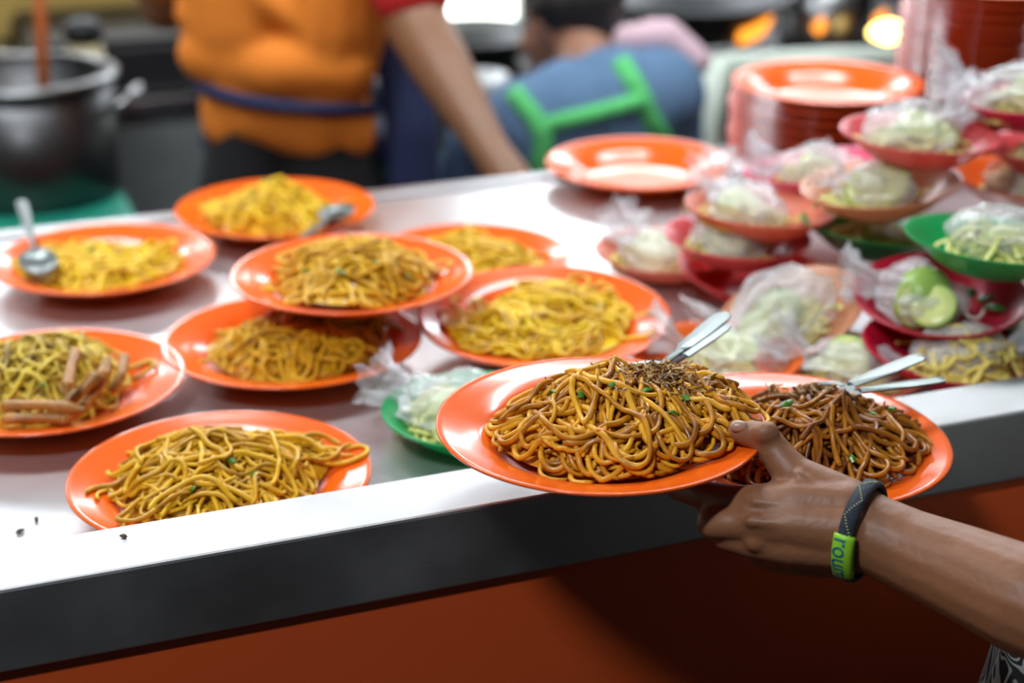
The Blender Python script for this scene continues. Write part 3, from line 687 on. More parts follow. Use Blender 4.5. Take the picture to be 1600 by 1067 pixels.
# ------------------------------------------------------------------ the customer: arm, hand, shirt
def q(px, py, Z, r): return (PD(px, py, Z), r * Z / FPX)
arm = []
arm += chain([q(1800, 1016, 1.085, 92), q(1690, 972, 1.10, 92), q(1600, 937, 1.12, 87), q(1500, 893, 1.148, 75), q(1420, 860, 1.168, 66), q(1352, 829, 1.182, 62)])
arm += chain([q(1352, 815, 1.182, 52), q(1322, 795, 1.18, 44), q(1240, 786, 1.185, 38), q(1174, 786, 1.195, 29)])
arm += chain([q(1352, 835, 1.18, 56), q(1318, 828, 1.172, 46), q(1240, 818, 1.178, 38), q(1164, 816, 1.19, 30)])
arm += chain([q(1348, 845, 1.182, 52), q(1312, 850, 1.178, 44), q(1240, 850, 1.184, 36), q(1176, 847, 1.195, 27)])
arm += chain([q(1340, 852, 1.19, 46), q(1302, 868, 1.19, 36), q(1250, 870, 1.195, 31), q(1208, 871, 1.205, 24)])
arm += chain([q(1330, 830, 1.205, 48), q(1220, 832, 1.215, 40)])
# thumb
arm += chain([q(1335, 800, 1.188, 50), q(1300, 777, 1.190, 42), q(1242, 744, 1.198, 33), q(1216, 712, 1.204, 27), q(1194, 683, 1.208, 25), q(1172, 678, 1.211, 22), q(1150, 676, 1.214, 16)])
arm += chain([q(1275, 775, 1.192, 36), q(1212, 774, 1.195, 24)])
# fingers
arm += chain([q(1174, 786, 1.195, 29), q(1140, 781, 1.205, 25), q(1102, 774, 1.22, 23), q(1060, 763, 1.245, 20), q(1038, 752, 1.27, 16)])
arm += chain([q(1164, 816, 1.19, 30), q(1136, 818, 1.193, 26), q(1113, 818, 1.20, 25), q(1112, 806, 1.235, 21), q(1120, 790, 1.26, 17)])
arm += chain([q(1176, 847, 1.195, 27), q(1152, 842, 1.198, 24), q(1134, 838, 1.206, 23), q(1134, 826, 1.238, 19), q(1142, 810, 1.262, 16)])
arm += chain([q(1208, 871, 1.205, 24), q(1192, 867, 1.206, 21), q(1178, 861, 1.212, 20), q(1178, 848, 1.24, 17), q(1184, 832, 1.258, 14)])
# knuckles, tendons, wrist bone
for px, py, Z, r in ((1176, 782, 1.188, 20), (1166, 812, 1.184, 20), (1180, 846, 1.184, 18), (1210, 870, 1.195, 16), (1194, 676, 1.199, 19), (1385, 862, 1.158, 20)):
    arm.append((*q(px, py, Z, r), q(px + 5, py, Z, r)[0], r * Z / FPX))
arm += chain([q(1180, 784, 1.180, 10), q(1245, 790, 1.170, 8), q(1310, 805, 1.164, 7)])
arm += chain([q(1172, 814, 1.174, 10), q(1245, 822, 1.1645, 8), q(1315, 828, 1.157, 7)])
arm += chain([q(1186, 846, 1.181, 9), q(1245, 848, 1.171, 7), q(1310, 842, 1.159, 6)])
arm += chain([q(1246, 742, 1.183, 9), q(1295, 772, 1.175, 8), q(1330, 800, 1.163, 7)])
# veins on the forearm
arm += chain([q(1425, 845, 1.149, 8), q(1460, 862, 1.133, 8), q(1500, 868, 1.122, 8), q(1560, 892, 1.104, 8)])
arm += chain([q(1480, 905, 1.132, 7), q(1530, 920, 1.1145, 7), q(1590, 915, 1.0975, 7)])
arm_me = fuse(arm, .0019, 7, .5, 16)
def LP(r, f, u): return Vector((CAM.x, CAM.y, 0)) + Rv * r + FH * f + ZV * u
elbow = PD(1800, 1016, 1.085); sh = LP(.46, 1.02, 1.37)
cx_, cf_ = .585, 1.05
body = [(elbow, .0375, sh, .05), (sh, .055, LP(.7, 1.05, 1.37), .055)]
body += [(LP(cx_ + s * .075, cf_, .95), .1, LP(cx_ + s * .055, cf_, 1.26), .085) for s in (-1, 1)]
body += chain([(LP(cx_, cf_, 1.35), .065), (LP(cx_, cf_ + .01, 1.43), .055), (LP(cx_, cf_ + .03, 1.5), .052)])
HC = LP(cx_, cf_ + .05, 1.57)
def head_caps(c, face, k=1.0):
    """head with jaw, nose, ears, looking along face"""
    fd = face.normalized(); sd = fd.cross(ZV).normalized()
    h = [(c + ZV * .03 * k - fd * .015 * k, .082 * k, c + ZV * .035 * k + fd * .02 * k, .078 * k), (c + fd * .02 * k - ZV * .04 * k, .062 * k, c + fd * .045 * k - ZV * .075 * k, .04 * k)]
    h += [(c + fd * .095 * k - ZV * .002 * k, .008 * k, c + fd * .112 * k - ZV * .03 * k, .014 * k)]
    for s in (-1, 1):
        h.append((c + sd * s * .082 * k + ZV * .01 * k, .017 * k, c + sd * s * .08 * k - ZV * .025 * k, .011 * k))
        h.append((c + fd * .075 * k + sd * s * .04 * k - ZV * .03 * k, .022 * k, c + fd * .07 * k + sd * s * .045 * k - ZV * .02 * k, .022 * k))
    return h
def face_bits(t, c, face, k=1.0):
    fd = face.normalized(); sd = fd.cross(ZV).normalized()
    for s in (-1, 1):
        V = []; F = []; capsule(V, F, c + fd * .088 * k + sd * s * .028 * k + ZV * .004 * k, .011 * k, c + fd * .088 * k + sd * s * .04 * k + ZV * .004 * k, .009 * k); link('eye', pyd(V, F), 'eye', t)
    V = []; F = []; capsule(V, F, c + fd * .088 * k + sd * .018 * k - ZV * .062 * k, .009 * k, c + fd * .088 * k - sd * .018 * k - ZV * .062 * k, .009 * k); link('mouth', pyd(V, F), 'lips', t)
def hair_mesh(c, face, k=1.0):
    fd = face.normalized(); sd = fd.cross(ZV).normalized()
    return fuse([(c + ZV * .05 * k - fd * .02 * k, .088 * k, c + ZV * .055 * k + fd * .02 * k, .08 * k), (c - fd * .03 * k + ZV * .03 * k, .085 * k, c - fd * .045 * k - ZV * .03 * k, .062 * k)] +
                [(c + sd * s * .045 * k + ZV * .03 * k, .05 * k, c + sd * s * .05 * k + ZV * .04 * k - fd * .02, .05 * k) for s in (-1, 1)], .008, 3)
body += head_caps(HC, FH) 
for s in (-1, 1): body += chain([(LP(cx_ + s * .09, cf_, .9), .085), (LP(cx_ + s * .095, cf_ + .01, .5), .055), (LP(cx_ + s * .1, cf_ - .01, .1), .04), (LP(cx_ + s * .105, cf_ + .09, .04), .035)])
body += chain([(LP(cx_ + .17, cf_, 1.37), .052), (LP(cx_ + .22, cf_ - .03, 1.08), .04), (LP(cx_ + .2, cf_ + .1, .9), .03), (LP(cx_ + .19, cf_ + .17, .87), .026)])
cust = tag(empty('person', LP(cx_, cf_, 0)), 'customer reaching in from the right with two plates, patterned shirt and wristband', 'person')
def ch(o): 
    o.parent = cust; o.matrix_parent_inverse = Matrix.Translation(-Vector(cust.location)); return o
ch(link('body', join_meshes([arm_me, fuse(body, .011, 4)]), 'skin1'))
ch(link('hair', hair_mesh(HC, FH), 'hair'))
fb = empty('face', (0, 0, 0)); bpy.data.objects.remove(fb)
def face_on(par, c, face, k=1.0):
    before = set(bpy.data.objects); face_bits(None, c, face, k)
    for o in set(bpy.data.objects) - before: o.parent = par; o.matrix_parent_inverse = Matrix.Translation(-Vector(par.location))
face_on(cust, HC, FH)
sm = [(LP(cx_ + s * .115, cf_, .90), .135, LP(cx_ + s * .07, cf_, 1.25), .115) for s in (-1, 1)] + [(LP(cx_, cf_, .95), .13, LP(cx_, cf_, 1.28), .125), (LP(cx_ - .12, cf_, 1.35), .085, LP(cx_ + .14, cf_, 1.35), .085)]
sm += [(sh, .075, sh.lerp(elbow, .62), .064), (LP(cx_ + .17, cf_, 1.36), .075, LP(cx_ + .2, cf_ - .02, 1.18), .064)]
ch(link('shirt', fuse(sm, .008, 5), 'cloth_pattern'))
tm = []
for s in (-1, 1): tm += chain([(LP(cx_ + s * .085, cf_, .88), .105), (LP(cx_ + s * .095, cf_ + .01, .48), .085)])
ch(link('shorts', fuse(tm, .012, 3), 'trouser'))
# thumbnail
def nail(px, py, Z, px2, py2, Z2, r):
    V = []; F = []; capsule(V, F, PD(px, py, Z), r, PD(px2, py2, Z2), r * .9, 10, 3); return ch(link('fingernail', pyd(V, F), 'nail'))
nail(1150, 666, 1.2075, 1160, 666, 1.2065, .0045)

# wristband
wc = PD(1346, 829, 1.18); ax = (PD(1500, 893, 1.148) - wc).normalized()
ax = (ax + Vector((0, 0, .12)) ).normalized()
tow = -(Fv - ax * Fv.dot(ax)).normalized(); sid = ax.cross(tow).normalized()
wb = tag(empty('wristband', wc), 'navy braided wristband with lime green clip on the wrist', 'wristband')
RBa, RBb = .0325, .0335
def wp(a, rr=0, off=0): return (tow * math.cos(a) * (RBa + rr) + sid * math.sin(a) * (RBb + rr)) + ax * off
V = []; F = []; n = 72; prof = [(-.0052, -.0012), (-.0056, .0008), (-.004, .0026), (0, .0032), (.004, .0026), (.0056, .0008), (.0052, -.0012), (0, -.0016)]
for i in range(n):
    a = 2 * math.pi * i / n
    for o_, r_ in prof: V.append(wp(a, r_, o_))
for i in range(n):
    for k in range(8): F.append((i * 8 + k, i * 8 + (k + 1) % 8, ((i + 1) % n) * 8 + (k + 1) % 8, ((i + 1) % n) * 8 + k))
link('band', pyd(V, F), 'band', wb)
up_sign = 1 if (wp(.3) - wp(-.3)).z < 0 else -1       # +1: growing angle runs downwards
V = []; F = []
for i in range(30):
    a = up_sign * (-1.35 + i * .052); off = .0036 * (2 * abs(((i / 7.0) % 2) - 1) - 1)
    c = wp(a, .0031 - abs(off) * .12, off); d = wp(a + .02) - wp(a); b = len(V)
    V += [c + v for v in (d * .45 + ax * .0005, d * .45 - ax * .0005, -d * .45 - ax * .0005, -d * .45 + ax * .0005)]
    nrm = (c - 0 * c).normalized() * .0005
    V += [v + nrm for v in V[b:b + 4]]
    F += [(b, b + 1, b + 2, b + 3), (b + 7, b + 6, b + 5, b + 4), (b, b + 4, b + 5, b + 1), (b + 1, b + 5, b + 6, b + 2), (b + 2, b + 6, b + 7, b + 3), (b + 3, b + 7, b + 4, b)]
st = link('stitching', pyd(V, F), 'stitch', wb, False)
V = []; F = []; nc = 14; cp = [(-.0072, -.002), (-.0075, .002), (-.006, .0044), (0, .005), (.006, .0044), (.0075, .002), (.0072, -.002), (0, -.0024)]
A0, A1 = .12, 1.12
for i in range(nc):
    a = up_sign * (A0 + (A1 - A0) * i / (nc - 1))
    for o_, r_ in cp: V.append(wp(a, r_, o_))
for i in range(nc - 1):
    for k in range(8): F.append((i * 8 + k, i * 8 + (k + 1) % 8, (i + 1) * 8 + (k + 1) % 8, (i + 1) * 8 + k))
F.append(tuple(range(8))[::-1]); F.append(tuple(range((nc - 1) * 8, nc * 8)))
clip = link('clip', pyd(V, F), 'clip', wb); clip['label'] = 'lime green rubber clip with teal lettering'
tcu = bpy.data.curves.new('txt', 'FONT'); tcu.body = 'roum'; tcu.size = 1; tcu.extrude = 0; tcu.resolution_u = 3
to = bpy.data.objects.new('txt', tcu); COL.objects.link(to); dg = bpy.context.evaluated_depsgraph_get()
tm_ = bpy.data.meshes.new_from_object(to.evaluated_get(dg)); bpy.data.objects.remove(to)
bm = bmesh.new(); bm.from_mesh(tm_); bmesh.ops.subdivide_edges(bm, edges=bm.edges[:], cuts=1); bmesh.ops.triangulate(bm, faces=bm.faces[:])
xs = [v.co.x for v in bm.verts]; ys = [v.co.y for v in bm.verts]
for v in bm.verts:
    u = (v.co.x - min(xs)) / (max(xs) - min(xs)); w = (v.co.y - min(ys)) / (max(ys) - min(ys))
    v.co = wp(up_sign * (A0 + .08 + (A1 - A0 - .14) * u), .0053, -.0058 + .0085 * w)
link('lettering', bm_done(bm), 'ink', clip, False)

# ------------------------------------------------------------------ kitchen worker in the orange shirt
def floor_at(px, py, Z):
    p = PD(px, py, Z); return Vector((p.x, p.y, 0))
o1 = floor_at(450, 150, 2.78)
def L1(r, f, u): return o1 + Rv * r + FH * f + ZV * u
w1 = tag(empty('person', o1), 'kitchen worker seen from behind in orange shirt and navy apron', 'person')
def ch1(o): o.parent = w1; o.matrix_parent_inverse = Matrix.Translation(-o1); return o
el1 = PD(652, 40, 2.62); wr1 = PD(768, 238, 2.46); hd1 = PD(806, 292, 2.43)
s1 = L1(.17, -.02, 1.40); H1 = L1(.02, .1, 1.64)
b1 = [(s1, .052, el1, .05), (el1, .05, el1.lerp(wr1, .35), .047), (el1.lerp(wr1, .35), .047, wr1, .028), (wr1, .03, hd1, .032)]
for k in range(4): b1 += chain([(hd1 + Rv * (.005 * k - .01), .012), (hd1 + Rv * (.02 + .016 * k) + FH * .03 - ZV * .05, .009), (hd1 + Rv * (.02 + .016 * k) + FH * .03 - ZV * .085, .008)])
b1 += chain([(hd1 - Rv * .015, .012), (hd1 - Rv * .045 + FH * .02 - ZV * .04, .009)])
b1 += [(L1(sx * .045, 0, .95), .075, L1(sx * .075, .01, 1.32), .08) for sx in (-1, 1)] + [(L1(-.16, 0, 1.39), .05, L1(.16, 0, 1.39), .05)]
b1 += chain([(L1(0, .02, 1.4), .06), (L1(.01, .05, 1.5), .05), (L1(.02, .08, 1.58), .05)]) + head_caps(H1, FH + Rv * .2)
b1 += chain([(L1(-.17, 0, 1.39), .05), (L1(-.21, .08, 1.13), .042), (L1(-.1, .3, 1.08), .03), (L1(-.05, .38, 1.08), .028)])
for sx in (-1, 1): b1 += chain([(L1(sx * .06, 0, .88), .07), (L1(sx * .09, .02, .48), .055), (L1(sx * .09, 0, .08), .04), (L1(sx * .095, .1, .04), .035)])
ch1(link('body', fuse(b1, .0085, 5), 'skin2'))
ch1(link('hair', hair_mesh(H1, FH + Rv * .2), 'hair')); face_on(w1, H1, FH + Rv * .2)
sh1 = [(L1(sx * .05, 0, 1.02), .088, L1(sx * .068, 0, 1.12), .1) for sx in (-1, 1)] + [(L1(sx * .068, 0, 1.12), .1, L1(sx * .078, 0, 1.3), .1) for sx in (-1, 1)] + [(L1(-.15, 0, 1.38), .068, L1(.15, 0, 1.38), .068)]
# blouse folds over the apron string, hem
sh1 += chain([(L1(-.12, -.03, 1.075), .05), (L1(0, -.06, 1.06), .055), (L1(.1, -.04, 1.05), .05)])
sh1 += [(L1(-.09, -.02 - .0 * k, .985 - .012 * k), .052, L1(.09, -.02, .965 - .012 * k), .054) for k in range(3)] + [(L1(-.05, -.045, .98), .05, L1(.05, -.045, .95), .05)]
sh1 += chain([(L1(-.12, -.05, 1.29), .045), (L1(-.02, -.076, 1.17), .026), (L1(.09, -.066, 1.09), .024)]) + chain([(L1(.13, -.03, 1.27), .05), (L1(.1, -.06, 1.16), .026)]) + chain([(L1(-.13, -.03, 1.14), .04), (L1(-.03, -.075, 1.08), .024)])
sh1 += [(s1, .07, s1.lerp(el1, .72), .066), (L1(-.17, 0, 1.38), .068, L1(-.2, .06, 1.2), .062)]
shirt1 = ch1(link('shirt', fuse(sh1, .0075, 6), 'shirt_o'))
V = []; F = []; e0 = s1.lerp(el1, .74); e1 = s1.lerp(el1, .80); ch1(link('cuff', fuse([(e0, .066, e1, .065)], .008, 3), 'shirt_r'))
tr1 = []
for sx in (-1, 1): tr1 += chain([(L1(sx * .05, 0, .95), .082), (L1(sx * .07, 0, .8), .095), (L1(sx * .09, .02, .45), .08), (L1(sx * .09, .01, .1), .065)])
ch1(link('trousers', fuse(tr1, .012, 4), 'trouser'))
ap = [(L1(-.1, .1, 1.3), .03, L1(.1, .1, 1.3), .03)]
for u in (1.2, 1.05, .9, .75, .6): ap += chain([(L1(-.13, .08, u), .035), (L1(0, .13, u), .035), (L1(.13, .1, u), .035), (L1(.17, .02 if u < 1.1 else .06, u), .03)])
ap += chain([(L1(.17, .03, 1.12), .035), (L1(.2, .0, .95), .045), (L1(.2, -.0, .75), .05)])
ch1(link('apron', fuse(ap, .011, 5), 'navy'))
ts = []
for i in range(15):
    a = math.radians(180 * i / 14); ts.append(L1(-.147 * math.cos(a), -.108 * math.sin(a) + .0, 1.035 - .055 * (i / 14)))
ch1(link('apron_string', tube(ts, .011, 8, 1), 'navy'))

# ------------------------------------------------------------------ seated worker in the blue shirt
o2 = floor_at(900, 200, 2.95)
w2 = tag(empty('person', o2), 'kitchen worker bending forward in blue shirt with green apron straps', 'person')
def ch2(o): o.parent = w2; o.matrix_parent_inverse = Matrix.Translation(-o2); return o
H2 = PD(893, 34, 3.02); face2 = FH * .8 - Rv * .75 - ZV * .35
LS = PD(765, 228, 2.93); RS = PD(1025, 150, 2.95); PV = o2 + ZV * .56 + FH * .05
b2 = [(LS, .06, RS, .06), (PV - Rv * .08, .11, LS.lerp(RS, .3), .09), (PV + Rv * .08, .11, LS.lerp(RS, .7), .09)]
b2 += chain([(LS.lerp(RS, .55), .06), (PD(918, 100, 2.96), .052), (PD(905, 60, 3.0), .05)]) + head_caps(H2, face2, .95)
b2 += chain([(LS, .05), (LS + Vector(-Rv * .08) + FH * .12 - ZV * .2, .042), (LS + FH * .35 - ZV * .22, .032), (LS + FH * .42 - ZV * .22, .03)])
b2 += chain([(RS, .05), (RS + Rv * .06 + FH * .1 - ZV * .22, .042), (RS + FH * .35 - ZV * .2, .032), (RS + FH * .42 - ZV * .2, .03)])
for sx in (-1, 1): b2 += chain([(PV + Rv * sx * .09, .09), (PV + Rv * sx * .13 + FH * .4 - ZV * .06, .06), (PV + Rv * sx * .13 + FH * .36 - ZV * .46, .042), (PV + Rv * sx * .13 + FH * .46 - ZV * .51, .035)])
ch2(link('body', fuse(b2, .009, 5), 'skin3'))
ch2(link('hair', hair_mesh(H2, face2, .95), 'hair')); face_on(w2, H2, face2, .95)
s2 = [(LS, .078, RS, .088), (PV - Rv * .08, .13, LS.lerp(RS, .25), .1), (PV + Rv * .08, .13, LS.lerp(RS, .75), .11), (PV, .13, LS.lerp(RS, .5), .11)]
s2 += chain([(LS, .072), (LS - Rv * .07 + FH * .1 - ZV * .18, .064)]) + chain([(RS, .08), (RS + Rv * .03 + FH * .06 - ZV * .2, .072), (RS + Rv * .03 + FH * .22 - ZV * .23, .055)])
shm2 = fuse(s2, .009, 6); ch2(link('shirt', shm2, 'denim'))
tr2 = []
for sx in (-1, 1): tr2 += chain([(PV + Rv * sx * .085, .115), (PV + Rv * sx * .13 + FH * .4 - ZV * .06, .085), (PV + Rv * sx * .13 + FH * .36 - ZV * .44, .065)])
ch2(link('trousers', fuse(tr2, .012, 4), 'navy'))
bv = BVHTree.FromPolygons([v.co for v in shm2.vertices], [p.vertices for p in shm2.polygons])
def on_back(px, py):
    d = ray(px, py).normalized(); h = bv.ray_cast(CAM, d)
    return (h[0] - d * .006) if h[0] else PD(px, py, 2.86)
def strap(pts, w):
    path = []
    for (x0, y0), (x1, y1) in zip(pts[:-1], pts[1:]):
        for i in range(7): path.append(on_back(x0 + (x1 - x0) * i / 7, y0 + (y1 - y0) * i / 7))
    path.append(on_back(*pts[-1]))
    V = []; F = []
    for i, p in enumerate(path):
        t = (path[min(i + 1, len(path) - 1)] - path[max(i - 1, 0)]).normalized(); nn = -Fv; s = t.cross(nn).normalized(); nn = s.cross(t)
        V += [p - s * w - nn * .004, p + s * w - nn * .004, p + s * w * .95 + nn * .002, p - s * w * .95 + nn * .002]
    for i in range(len(path) - 1):
        for k in range(4): F.append((i * 4 + k, i * 4 + (k + 1) % 4, i * 4 + 4 + (k + 1) % 4, i * 4 + 4 + k))
    F.append((3, 2, 1, 0)); F.append(tuple(range(len(V) - 4, len(V))))
    ch2(link('apron_strap', pyd(V, F), 'strap', None))
strap([(800, 140), (835, 182), (850, 215), (846, 250), (842, 300), (842, 340)], .0165)
strap([(968, 92), (998, 140), (1015, 180), (1035, 215), (1042, 290)], .0165)
strap([(848, 196), (930, 176), (1008, 155)], .014)
tw = link('towel', fuse([(RS + ZV * .085 - Rv * .05 + FH * .06, .028, RS + ZV * .095 + Rv * .02 + FH * .05, .03), (RS + ZV * .095 + Rv * .02 + FH * .05, .03, RS + ZV * .05 + Rv * .075 + FH * .05, .026), (RS + ZV * .09 + FH * .08, .03, RS + ZV * .06 - Rv * .08 + FH * .08, .03)], .008, 4), 'towel')
tag(tw, 'crumpled pink and white towel on the shoulder of the blue shirt', 'towel')
stl = tag(empty('stool', o2 + FH * .05), 'low dark green stool under the seated kitchen worker', 'stool')
rnd_lathe('seat', [(0, .42), (.15, .42), (.16, .41), (.16, .385), (.15, .38), (0, .38)], 'dark_green', stl, 32, True)
for k in range(4):
    a = k * math.pi / 2 + .4; link('leg', tube([(.11 * math.cos(a), .11 * math.sin(a), .39), (.16 * math.cos(a), .16 * math.sin(a), 0)], .016, 8), 'dark_green', stl)

# ------------------------------------------------------------------ back kitchen
# low table with green cover, stock pot, bottle, ladle
pc = P(36, 332, .78); pc = Vector((pc.x, pc.y, .78)); pc = Vector((PD(36, 118, 2.95).x, PD(36, 118, 2.95).y, .78))
tb = tag(empty('low_table', (pc.x - .12, pc.y - .02, 0)), 'low table with a green cover under the stock pot', 'table')
box('table_top', (0, 0, .765), (.53, .4, .03), 'green_cover', tb, .004)
for sx in (-1, 1):
    for sy in (-1, 1): box('leg', (sx * .23, sy * .16, .375), (.04, .04, .75), 'steel_dark', tb, .003)
pot = tag(empty('stock_pot', pc), 'tall stainless steel stock pot on the green covered table', 'pot')
ph_ = PD(36, 118, 2.95).z - .78; pr_ = .152
rnd_lathe('body', [(0, 0), (pr_ - .012, 0), (pr_, .012), (pr_, ph_), (pr_ - .004, ph_), (pr_ - .004, .014), (pr_ - .015, .006), (0, .006)], 'pot', pot, 64, True)
rnd_lathe('rim', [(pr_ - .008, ph_ - .002), (pr_ + .01, ph_ - .002), (pr_ + .012, ph_ + .004), (pr_ + .006, ph_ + .009), (pr_ - .006, ph_ + .009), (pr_ - .01, ph_ + .004)], 'pot_rim', pot, 64, True)
for a in (AZ - math.pi / 2, AZ + math.pi / 2):
    d = Vector((math.cos(a), math.sin(a), 0)); s = Vector((-d.y, d.x, 0)); b = d * pr_ + ZV * (ph_ - .05)
    link('handle', tube([b + s * .045 - d * .004, b + s * .045 + d * .025 + ZV * .012, b + s * .03 + d * .04 + ZV * .022, b - s * .03 + d * .04 + ZV * .022, b - s * .045 + d * .025 + ZV * .012, b - s * .045 - d * .004], .008, 8), 'steel_rim', pot)
bo = tag(empty('bottle', pc + FH * .26 + Rv * .045 + ZV * 0), 'beige sauce bottle with dark cap standing behind the stock pot', 'bottle')
hb = PD(85, 60, 3.2).z - .78
rnd_lathe('body', [(0, 0), (.036, 0), (.038, .01), (.038, hb * .8), (.03, hb), (0, hb)], 'beige', bo, 28, True)
rnd_lathe('cap', [(0, hb), (.036, hb), (.036, hb + .03), (.02, hb + .04), (0, hb + .04)], 'black', bo, 28, True)
rnd_lathe('label', [(.0385, hb * .35), (.0392, hb * .36), (.0392, hb * .62), (.0385, hb * .63)], 'shirt_r', bo, 28, True)
ld_ = tag(empty('ladle', pc + Rv * .03 + ZV * .03), 'ladle with an orange wooden handle leaning in the stock pot', 'ladle')
link('handle', tube([Vector((0, 0, .1)) , FH * .04 + ZV * .28, FH * .06 + ZV * .42], .011, 10), 'wood', ld_)
rnd_lathe('bowl', [(0, 0), (.03, .008), (.045, .03), (.047, .04), (.044, .04), (.028, .012), (0, .004)], 'steel', ld_, 28, True)
link('hook', tube([FH * .06 + ZV * .41, FH * .06 + ZV * .43 - Rv * .02, FH * .06 + ZV * .45 - Rv * .035], .007, 8), 'steel', ld_)

# range bench
RZ = .85          # height of the range top
BY = P(240, 150, RZ).y
bench = tag(empty('cooking_range', (1.3, BY + .35, 0)), 'long grey steel cooking range along the back of the kitchen', 'cooking range')
def bp_(name, x0, x1, y0, y1, z0, z1, mat, bev=.004): return box(name, ((x0 + x1) / 2 - 1.3, (y0 + y1) / 2 - BY - .35, (z0 + z1) / 2), (x1 - x0, y1 - y0, z1 - z0), mat, bench, bev)
bp_('top', -1.6, 4.2, BY - .02, BY + .72, RZ - .03, RZ, 'steel')
for i in range(6): bp_('front_panel', -1.6 + i * .967, -1.61 + (i + 1) * .967, BY, BY + .02, .12, RZ - .032, 'grey_paint')
bp_('back_panel', -1.6, 4.2, BY + .68, BY + .7, .0, RZ - .032, 'steel_dark')
for x in (-1.55, .3, 2.2, 4.15):
    for y in (BY + .04, BY + .64): bp_('leg', x - .025, x + .025, y - .025, y + .025, 0, RZ - .032, 'steel_dark')
# black griddle box on the left of the range
gq = P(215, 140, RZ)
gr = tag(empty('griddle', (gq.x + .0, BY + .21, RZ)), 'black iron griddle box on the range left of the orange shirt', 'griddle')
box('body', (0, 0, .05), (.42, .38, .1), 'black', gr, .01); box('plate_top', (0, 0, .106), (.4, .36, .012), 'black', gr, .004)
for sx in (-1, 1): link('handle', tube([(sx * .21, -.08, .07), (sx * .25, -.06, .07), (sx * .25, .06, .07), (sx * .21, .08, .07)], .01, 8), 'steel', gr)
sg = box('splash_board', (gq.x - .25, BY + .43, RZ + .2), (1.3, .02, .4), 'ochre', None, .004); tag(sg, 'ochre painted splash board standing behind the black griddle', 'board')
sg = box('splash_board', (gq.x + 2.05, BY + .66, RZ + .2), (3.3, .02, .4), 'blackgrey', None, .004); tag(sg, 'long black splash board added to cover the pale wall behind the woks', 'board')  # added dark board, hides the pale wall from view
# woks with burners on the right
def wok(px, py, Z, R, label, flame=None, rim_z=None):
    p = PD(px, py, Z); t = tag(empty('wok', (p.x, p.y, p.z)), label, 'wok')
    rnd_lathe('pan', [(0, -R * .42), (R * .35, -R * .38), (R * .7, -R * .22), (R, 0), (R * 1.01, .004), (R * .985, .006), (R * .68, -R * .2), (R * .33, -R * .36), (0, -R * .4)], 'black', t, 56, True)
    for sx in (-1, 1):
        link('handle', tube([Rv * sx * R * .98 + FH * .05, Rv * sx * (R + .04) + FH * .04 + ZV * .02, Rv * sx * (R + .04) - FH * .04 + ZV * .02, Rv * sx * R * .98 - FH * .05], .009, 8), 'black', t)
    bz = RZ - p.z
    b = tag(empty('burner', (p.x, p.y, RZ)), 'iron gas burner ring under the ' + ' '.join(label.split()[:9]), 'burner')
    h = -bz - R * .30
    rnd_lathe('ring', [(R * .5, h - .02), (R * .56, h - .02), (R * .56, h), (R * .5, h)], 'blackgrey', b, 40, True)
    for k in range(4):
        a = k * math.pi / 2 + .9; link('leg', tube([(R * .53 * math.cos(a), R * .53 * math.sin(a), h - .01), (R * .6 * math.cos(a), R * .6 * math.sin(a), .0)], .012, 8), 'blackgrey', b)
    return t
wok(1082, -4, 3.5, .2, 'big black wok over orange flames behind the blue shirt')
wok(1510, -20, 3.6, .19, 'black wok over the bright yellow flame behind the taller stack')
wok(745, 52, 3.55, .15, 'small black wok added for darkness beside the forearm')  # added black wok, darkens the gap behind the forearm
def flame(px, py, Z, L, w, lean, mat, label):
    p = PD(px, py, Z); d = (Rv * math.sin(lean) + ZV * math.cos(lean)); s = d.cross(FH).normalized()
    V = []; F = []; g = random.Random(int(px)); N = 9
    for i in range(N):
        u = i / (N - 1); r = w * math.sin(math.pi * (u * .93 + .05)) ** .7 * (1 if u < .6 else 1.2 - .5 * u)
        c = p + d * (u - .5) * L + s * .12 * w * math.sin(u * 5 + g.random())
        for k in range(10):
            a = 2 * math.pi * k / 10; V.append(c + s * r * math.cos(a) + FH * r * math.sin(a))
    for i in range(N - 1):
        for k in range(10): F.append((i * 10 + k, i * 10 + (k + 1) % 10, i * 10 + 10 + (k + 1) % 10, i * 10 + 10 + k))
    F.append(tuple(range(10))[::-1]); F.append(tuple(range(N * 10 - 10, N * 10)))
    tag(link('flame', pyd(V, F), mat), label, 'flame')
flame(1180, 46, 3.45, .085, .02, .85, 'flame_o', 'slanting orange gas flame beside the big wok')
flame(1281, 40, 3.5, .035, .014, .1, 'flame_o', 'small round orange gas flame in the middle of the range')
flame(1392, 50, 3.42, .085, .023, 1.5, 'flame_y', 'blazing yellow flame left of the taller plate stack')
flame(1376, 28, 3.5, .04, .012, .4, 'flame_o', 'little orange flame tip above the blazing yellow one')
# steel pot on the range
p = PD(1320, 40, 3.5); sp_ = tag(empty('steel_pot', (p.x + .05, p.y + .16, RZ)), 'small steel pot on the range between the flames', 'pot')
rnd_lathe('body', [(0, 0), (.09, 0), (.1, .01), (.1, .2), (.094, .2), (.094, .015), (0, .012)], 'pot_rim', sp_, 40, True)
rnd_lathe('lid', [(0, .225), (.05, .218), (.1, .202), (.102, .198), (0, .2)], 'pot_rim', sp_, 40, True); rnd_lathe('knob', [(0, .25), (.014, .246), (.012, .222), (0, .22)], 'black', sp_, 20, True)
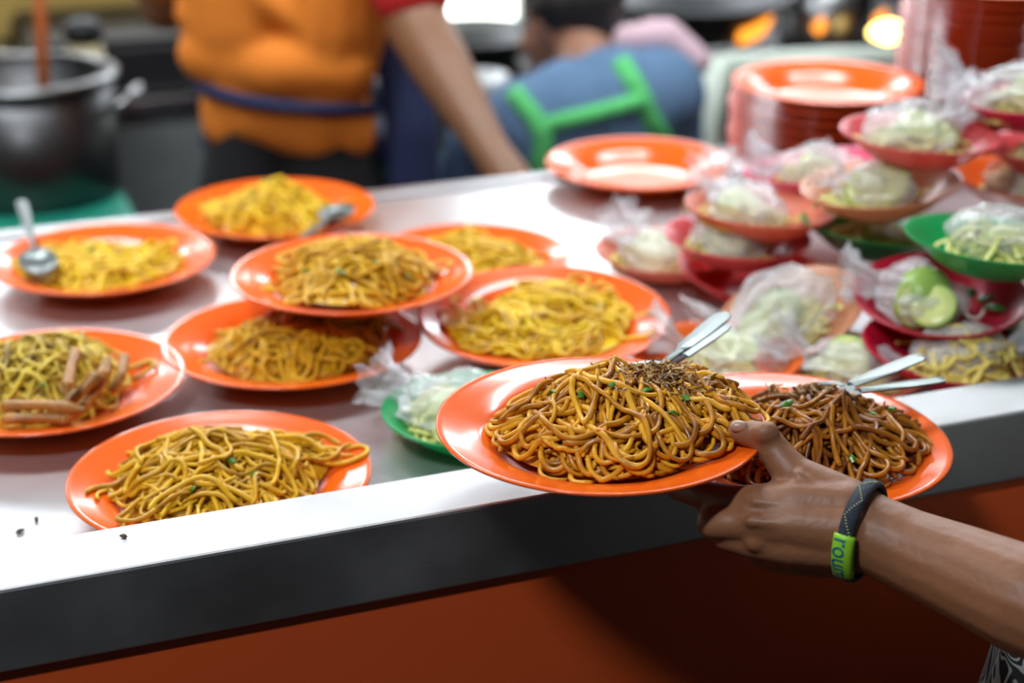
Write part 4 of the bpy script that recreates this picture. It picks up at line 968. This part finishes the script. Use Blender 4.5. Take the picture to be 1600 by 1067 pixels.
# white bowl on the range, added glow panel behind, added bin, pale frame
p = P(742, 134, RZ + .03); wbw = tag(empty('bowl', (p.x, p.y, RZ)), 'small white bowl on the range beside the forearm', 'bowl')
rnd_lathe('bowl_body', [(0, 0), (.03, 0), (.05, .02), (.068, .05), (.064, .05), (.046, .024), (0, .008)], 'white', wbw, 36, True)
p = PD(742, 8, 3.72); lf = tag(empty('added_glow_panel', p, Matrix.Rotation(AZ - math.pi / 2, 3, 'Z')), 'added glowing panel for the bright white patch behind the forearm', 'lamp')  # added glow for a bright white patch of unclear source
box('housing', (0, .03, 0), (.2, .03, .11), 'white', lf, .004)
for k in range(3): box('glow_pane', (-.06 + .06 * k, .008, 0), (.053, .012, .095), 'glow_pane', lf, .004)
link('bracket', tube([(0, .04, 0), (0, .1, -.05), (0, .12, RZ - p.z)], .012, 8), 'steel_dark', lf)
p = floor_at(660, 240, 3.18); bn = tag(empty('added_bin', p), 'dark green bin added in place of apron cloth between the two kitchen workers', 'bin')  # added bin shape filling the apron's dark green area
rnd_lathe('body', [(0, 0), (.1, 0), (.13, .75), (.125, .75), (.096, .01), (0, .01)], 'dark_green', bn, 40, True)
rnd_lathe('rim', [(.124, .74), (.136, .74), (.138, .76), (.13, .77), (.122, .76)], 'dark_green', bn, 40, True)
fr = tag(empty('trolley', floor_at(1180, 150, 3.15)), 'pale painted steel trolley between blue shirt and plate stack', 'trolley')
def FR(px, py, Z): return PD(px, py, Z) - Vector(fr.location)
link('top_rail', tube([FR(1112, 118, 3.22), FR(1140, 100, 3.2), FR(1300, 92, 3.18), FR(1420, 90, 3.17)], .022, 10), 'pale', fr)
link('leg', tube([FR(1127, 98, 3.19), FR(1114, 150, 3.16), FR(1097, 225, 3.14), FR(1085, 330, 3.14), (FR(1075, 600, 3.14).x, FR(1075, 600, 3.14).y, 0)], .025, 10), 'pale', fr)
e_ = FR(1420, 90, 3.17); link('leg', tube([e_, (e_.x, e_.y, 0)], .025, 10), 'pale', fr)
c_ = (FR(1112, 118, 3.22)); link('leg', tube([c_, (c_.x, c_.y, 0)], .02, 10), 'pale', fr)
box('shelf', ((e_.x + c_.x) / 2, (e_.y + c_.y) / 2 + .0, .45), (.36, .1, .02), 'pale', fr, .004)
